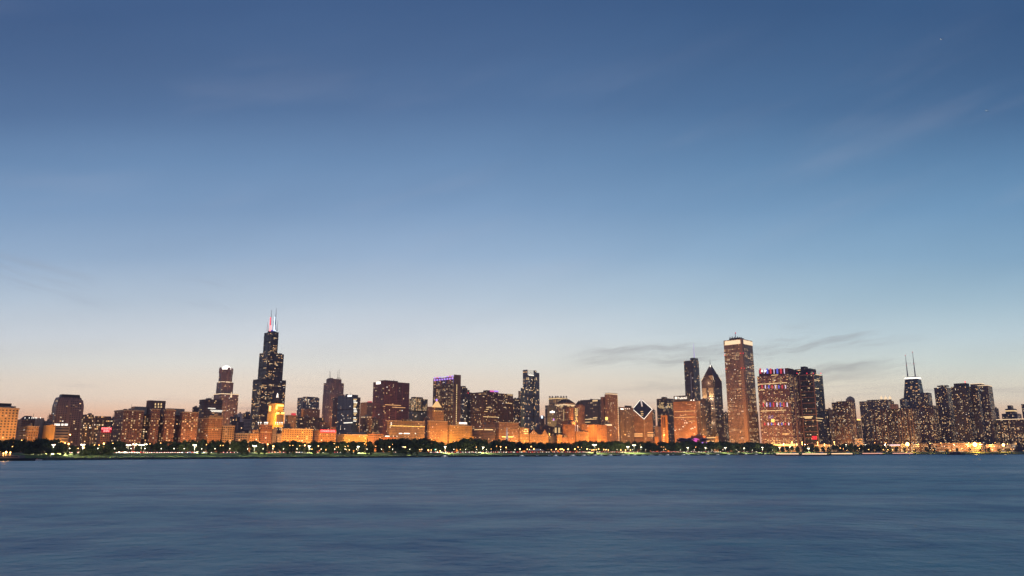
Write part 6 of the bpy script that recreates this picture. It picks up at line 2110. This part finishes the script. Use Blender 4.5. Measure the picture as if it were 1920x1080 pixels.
def motorboat(x, off, L, kind):
    r = ratio(x)
    d = shore_d(x) - off
    t = dir_at(x)
    o = thing('motorboat', '', None, (r * d, d, 0), math.atan2(t.y, t.x) + (math.pi if random.random() < .5 else 0))
    hull(MB(), L, L * .3, -.3, 1.3).build('hull', HULLW if kind else HULLD, o)
    MB().box((-L * .05, 0, 2.0), (L * .42, L * .22, 1.4), 0, 0, .8).build('cabin', HULLW, o)
    MB().box((-L * .05, 0, 2.0), (L * .36, L * .226, .5)).build('cabin_window', E['white'] if kind == 2 else GLASSD, o)
    later(o, x, {0: 'dark hulled motorboat', 1: 'white motorboat', 2: 'white motorboat with a lit cabin'}[kind], 'moored below', 'boat', 'motorboats moored along the seawall')


for x, L, kind in ((833, 12, 2), (978, 12, 2), (1008, 11, 0), (1030, 13, 0), (1042, 13, 2), (1056, 14, 0), (1073, 16, 2), (1094, 15, 2), (1105, 13, 0), (1116, 15, 2), (1127, 13, 2), (1145, 14, 2), (1158, 13, 0), (1168, 15, 2), (1178, 13, 2), (1190, 16, 2),
                   (1206, 15, 1), (1222, 17, 1), (1238, 15, 1), (1252, 13, 2), (1262, 12, 0), (1282, 15, 2), (1290, 13, 2), (1310, 16, 0), (1326, 14, 2), (1345, 14, 2), (1366, 13, 2), (1383, 13, 0), (1398, 12, 2), (1418, 13, 2), (1436, 13, 1)):
    motorboat(x, random.uniform(6, 22), L, kind)
# red and white lit small boat
# barge and little boat at the left edge
d = EYE * CP / ((862.5 - HORIZ) / FPX) * .985
o = thing('barge', 'long dark barge with a low deckhouse and an orange lamp, cut by the left edge', 'barge', (ratio(22) * d, d, 0), .03)
hull(MB(), 46, 12, -.5, 2.4).build('hull', HULLD, o)
MB().box((-4, 0, 3.6), (28, 8, 2.4)).box((-8, 0, 5.6), (16, 6, 1.6)).build('deckhouse', pmat('barge deckhouse', (.16, .14, .14), .7), o)
MB().box((-4, 0, 3.8), (25, 8.1, .9)).build('deckhouse_window', GLASSD, o)
for x_, y_, s_, pw in ((-2, -4.5, .9, 2500), (1.5, -4.2, .6, 0), (-9, -4.3, .45, 0), (-4.4, -4.4, .5, 0)):
    MB().lathe((x_, y_, 7.2 if s_ > .5 else 6.6), [(.05, -2.6), (.08, -.5), (s_ * .8, 0), (s_ * .8, s_ * .8), (.1, s_ * 1.2)], 10).build('deck_lamp', E['lampo'], o)
    if pw:
        li = bpy.data.lights.new('lamp_light', 'POINT')
        li.energy, li.color, li.shadow_soft_size = pw, (1, .45, .1), .4
        lo = bpy.data.objects.new('lamp_light', li)
        COL.objects.link(lo)
        lo.parent = o
        lo.location = (x_, y_ - 1.5, 8.4)
d = shore_d(72) - 14
o = thing('rowing_launch', 'small pale open launch between the barge and the seawall', 'boat', (ratio(72) * d, d, 0), .1)
hull(MB(), 9, 2.6, -.3, 1.0).build('hull', HULLW, o)
MB().box((-1, 0, 1.4), (2.6, 1.8, .9), 0, 0, .8).build('cabin', pmat('launch cabin', (.35, .1, .08), .6), o)

# a small white marquee in the park
mq = spot(1007, 95)
o = thing('marquee', 'low white peaked marquee tent among orange lamps below the twin gabled block', 'tent', mq)
mb = MB()
for k in range(4):
    mb.box((-15 + k * 9, 0, 1.6), (.3, .3, 3.2))
mb.build('tent_pole', POLE, o)
MB().box((-1, 0, 4.6), (30, 12, 3.4), 0, 0, .3).build('canopy', pmat('tent canvas', (.5, .46, .42), .8), o)

# aircraft high in the evening sky
for x, y, d, lab in ((266, 531, 14000, 'tiny distant airliner low in the left sky'), (1766, 73, 9000, 'tiny distant airliner at upper right of the sky, the higher of two'), (1851, 207, 9500, 'tiny distant airliner at right of the sky, the lower of two')):
    p_ = P(x, y, d)
    o = thing('airliner', lab, 'airliner', p_, 3.5)
    MB().tube((-18, 0, 0), (14, 0, 0), 1.9, 1.9, 10).tube((14, 0, 0), (19, 0, 0), 1.9, .4, 10).tube((-18, 0, 0), (-24, 0, .8), 1.9, .3, 10).build('fuselage', HULLW, o)
    for s_ in (-1, 1):
        mesh = mesh_of('wing', [(3, 0, -.5), (-3, 0, -.5), (-8, s_ * 17, .4), (-6, s_ * 17, .4), (3, 0, -.1), (-3, 0, -.1), (-8, s_ * 17, .6), (-6, s_ * 17, .6)],
                       [(0, 1, 2, 3), (4, 7, 6, 5), (0, 3, 7, 4), (1, 5, 6, 2), (2, 6, 7, 3)], [HULLW])
        obj('wing', mesh, o)
    MB().box((-21, 0, 3.6), (4, .4, 6), 0, 0, .6).build('tail_fin', HULLW, o)
    MB().box((-21.5, 0, 1), (2.6, 12, .3)).build('tailplane', HULLW, o)
    MB().lathe((17, 0, -1.6), [(.4, -.8), (1.2, 0), (.4, .8)], 8).build('landing_light', E['lampw'], o)

label_all()

HAZE = 5.5e-5
# ------------------------------------------------------------------ evening haze over the lake and the city
hz = MB().box((500, 2000, 300), (12400, 5200, 610)).mesh('haze', [])
hm = bpy.data.materials.new('evening haze')
hm.use_nodes = True
hm.node_tree.nodes.clear()
pv = hm.node_tree.nodes.new('ShaderNodeVolumePrincipled')
pv.inputs['Color'].default_value = (.74, .74, .98, 1)
pv.inputs['Density'].default_value = HAZE
pv.inputs['Anisotropy'].default_value = .2
ho = hm.node_tree.nodes.new('ShaderNodeOutputMaterial')
hm.node_tree.links.new(pv.outputs[0], ho.inputs['Volume'])
hz.materials.append(hm)
tag(obj('haze', hz), kind='stuff')
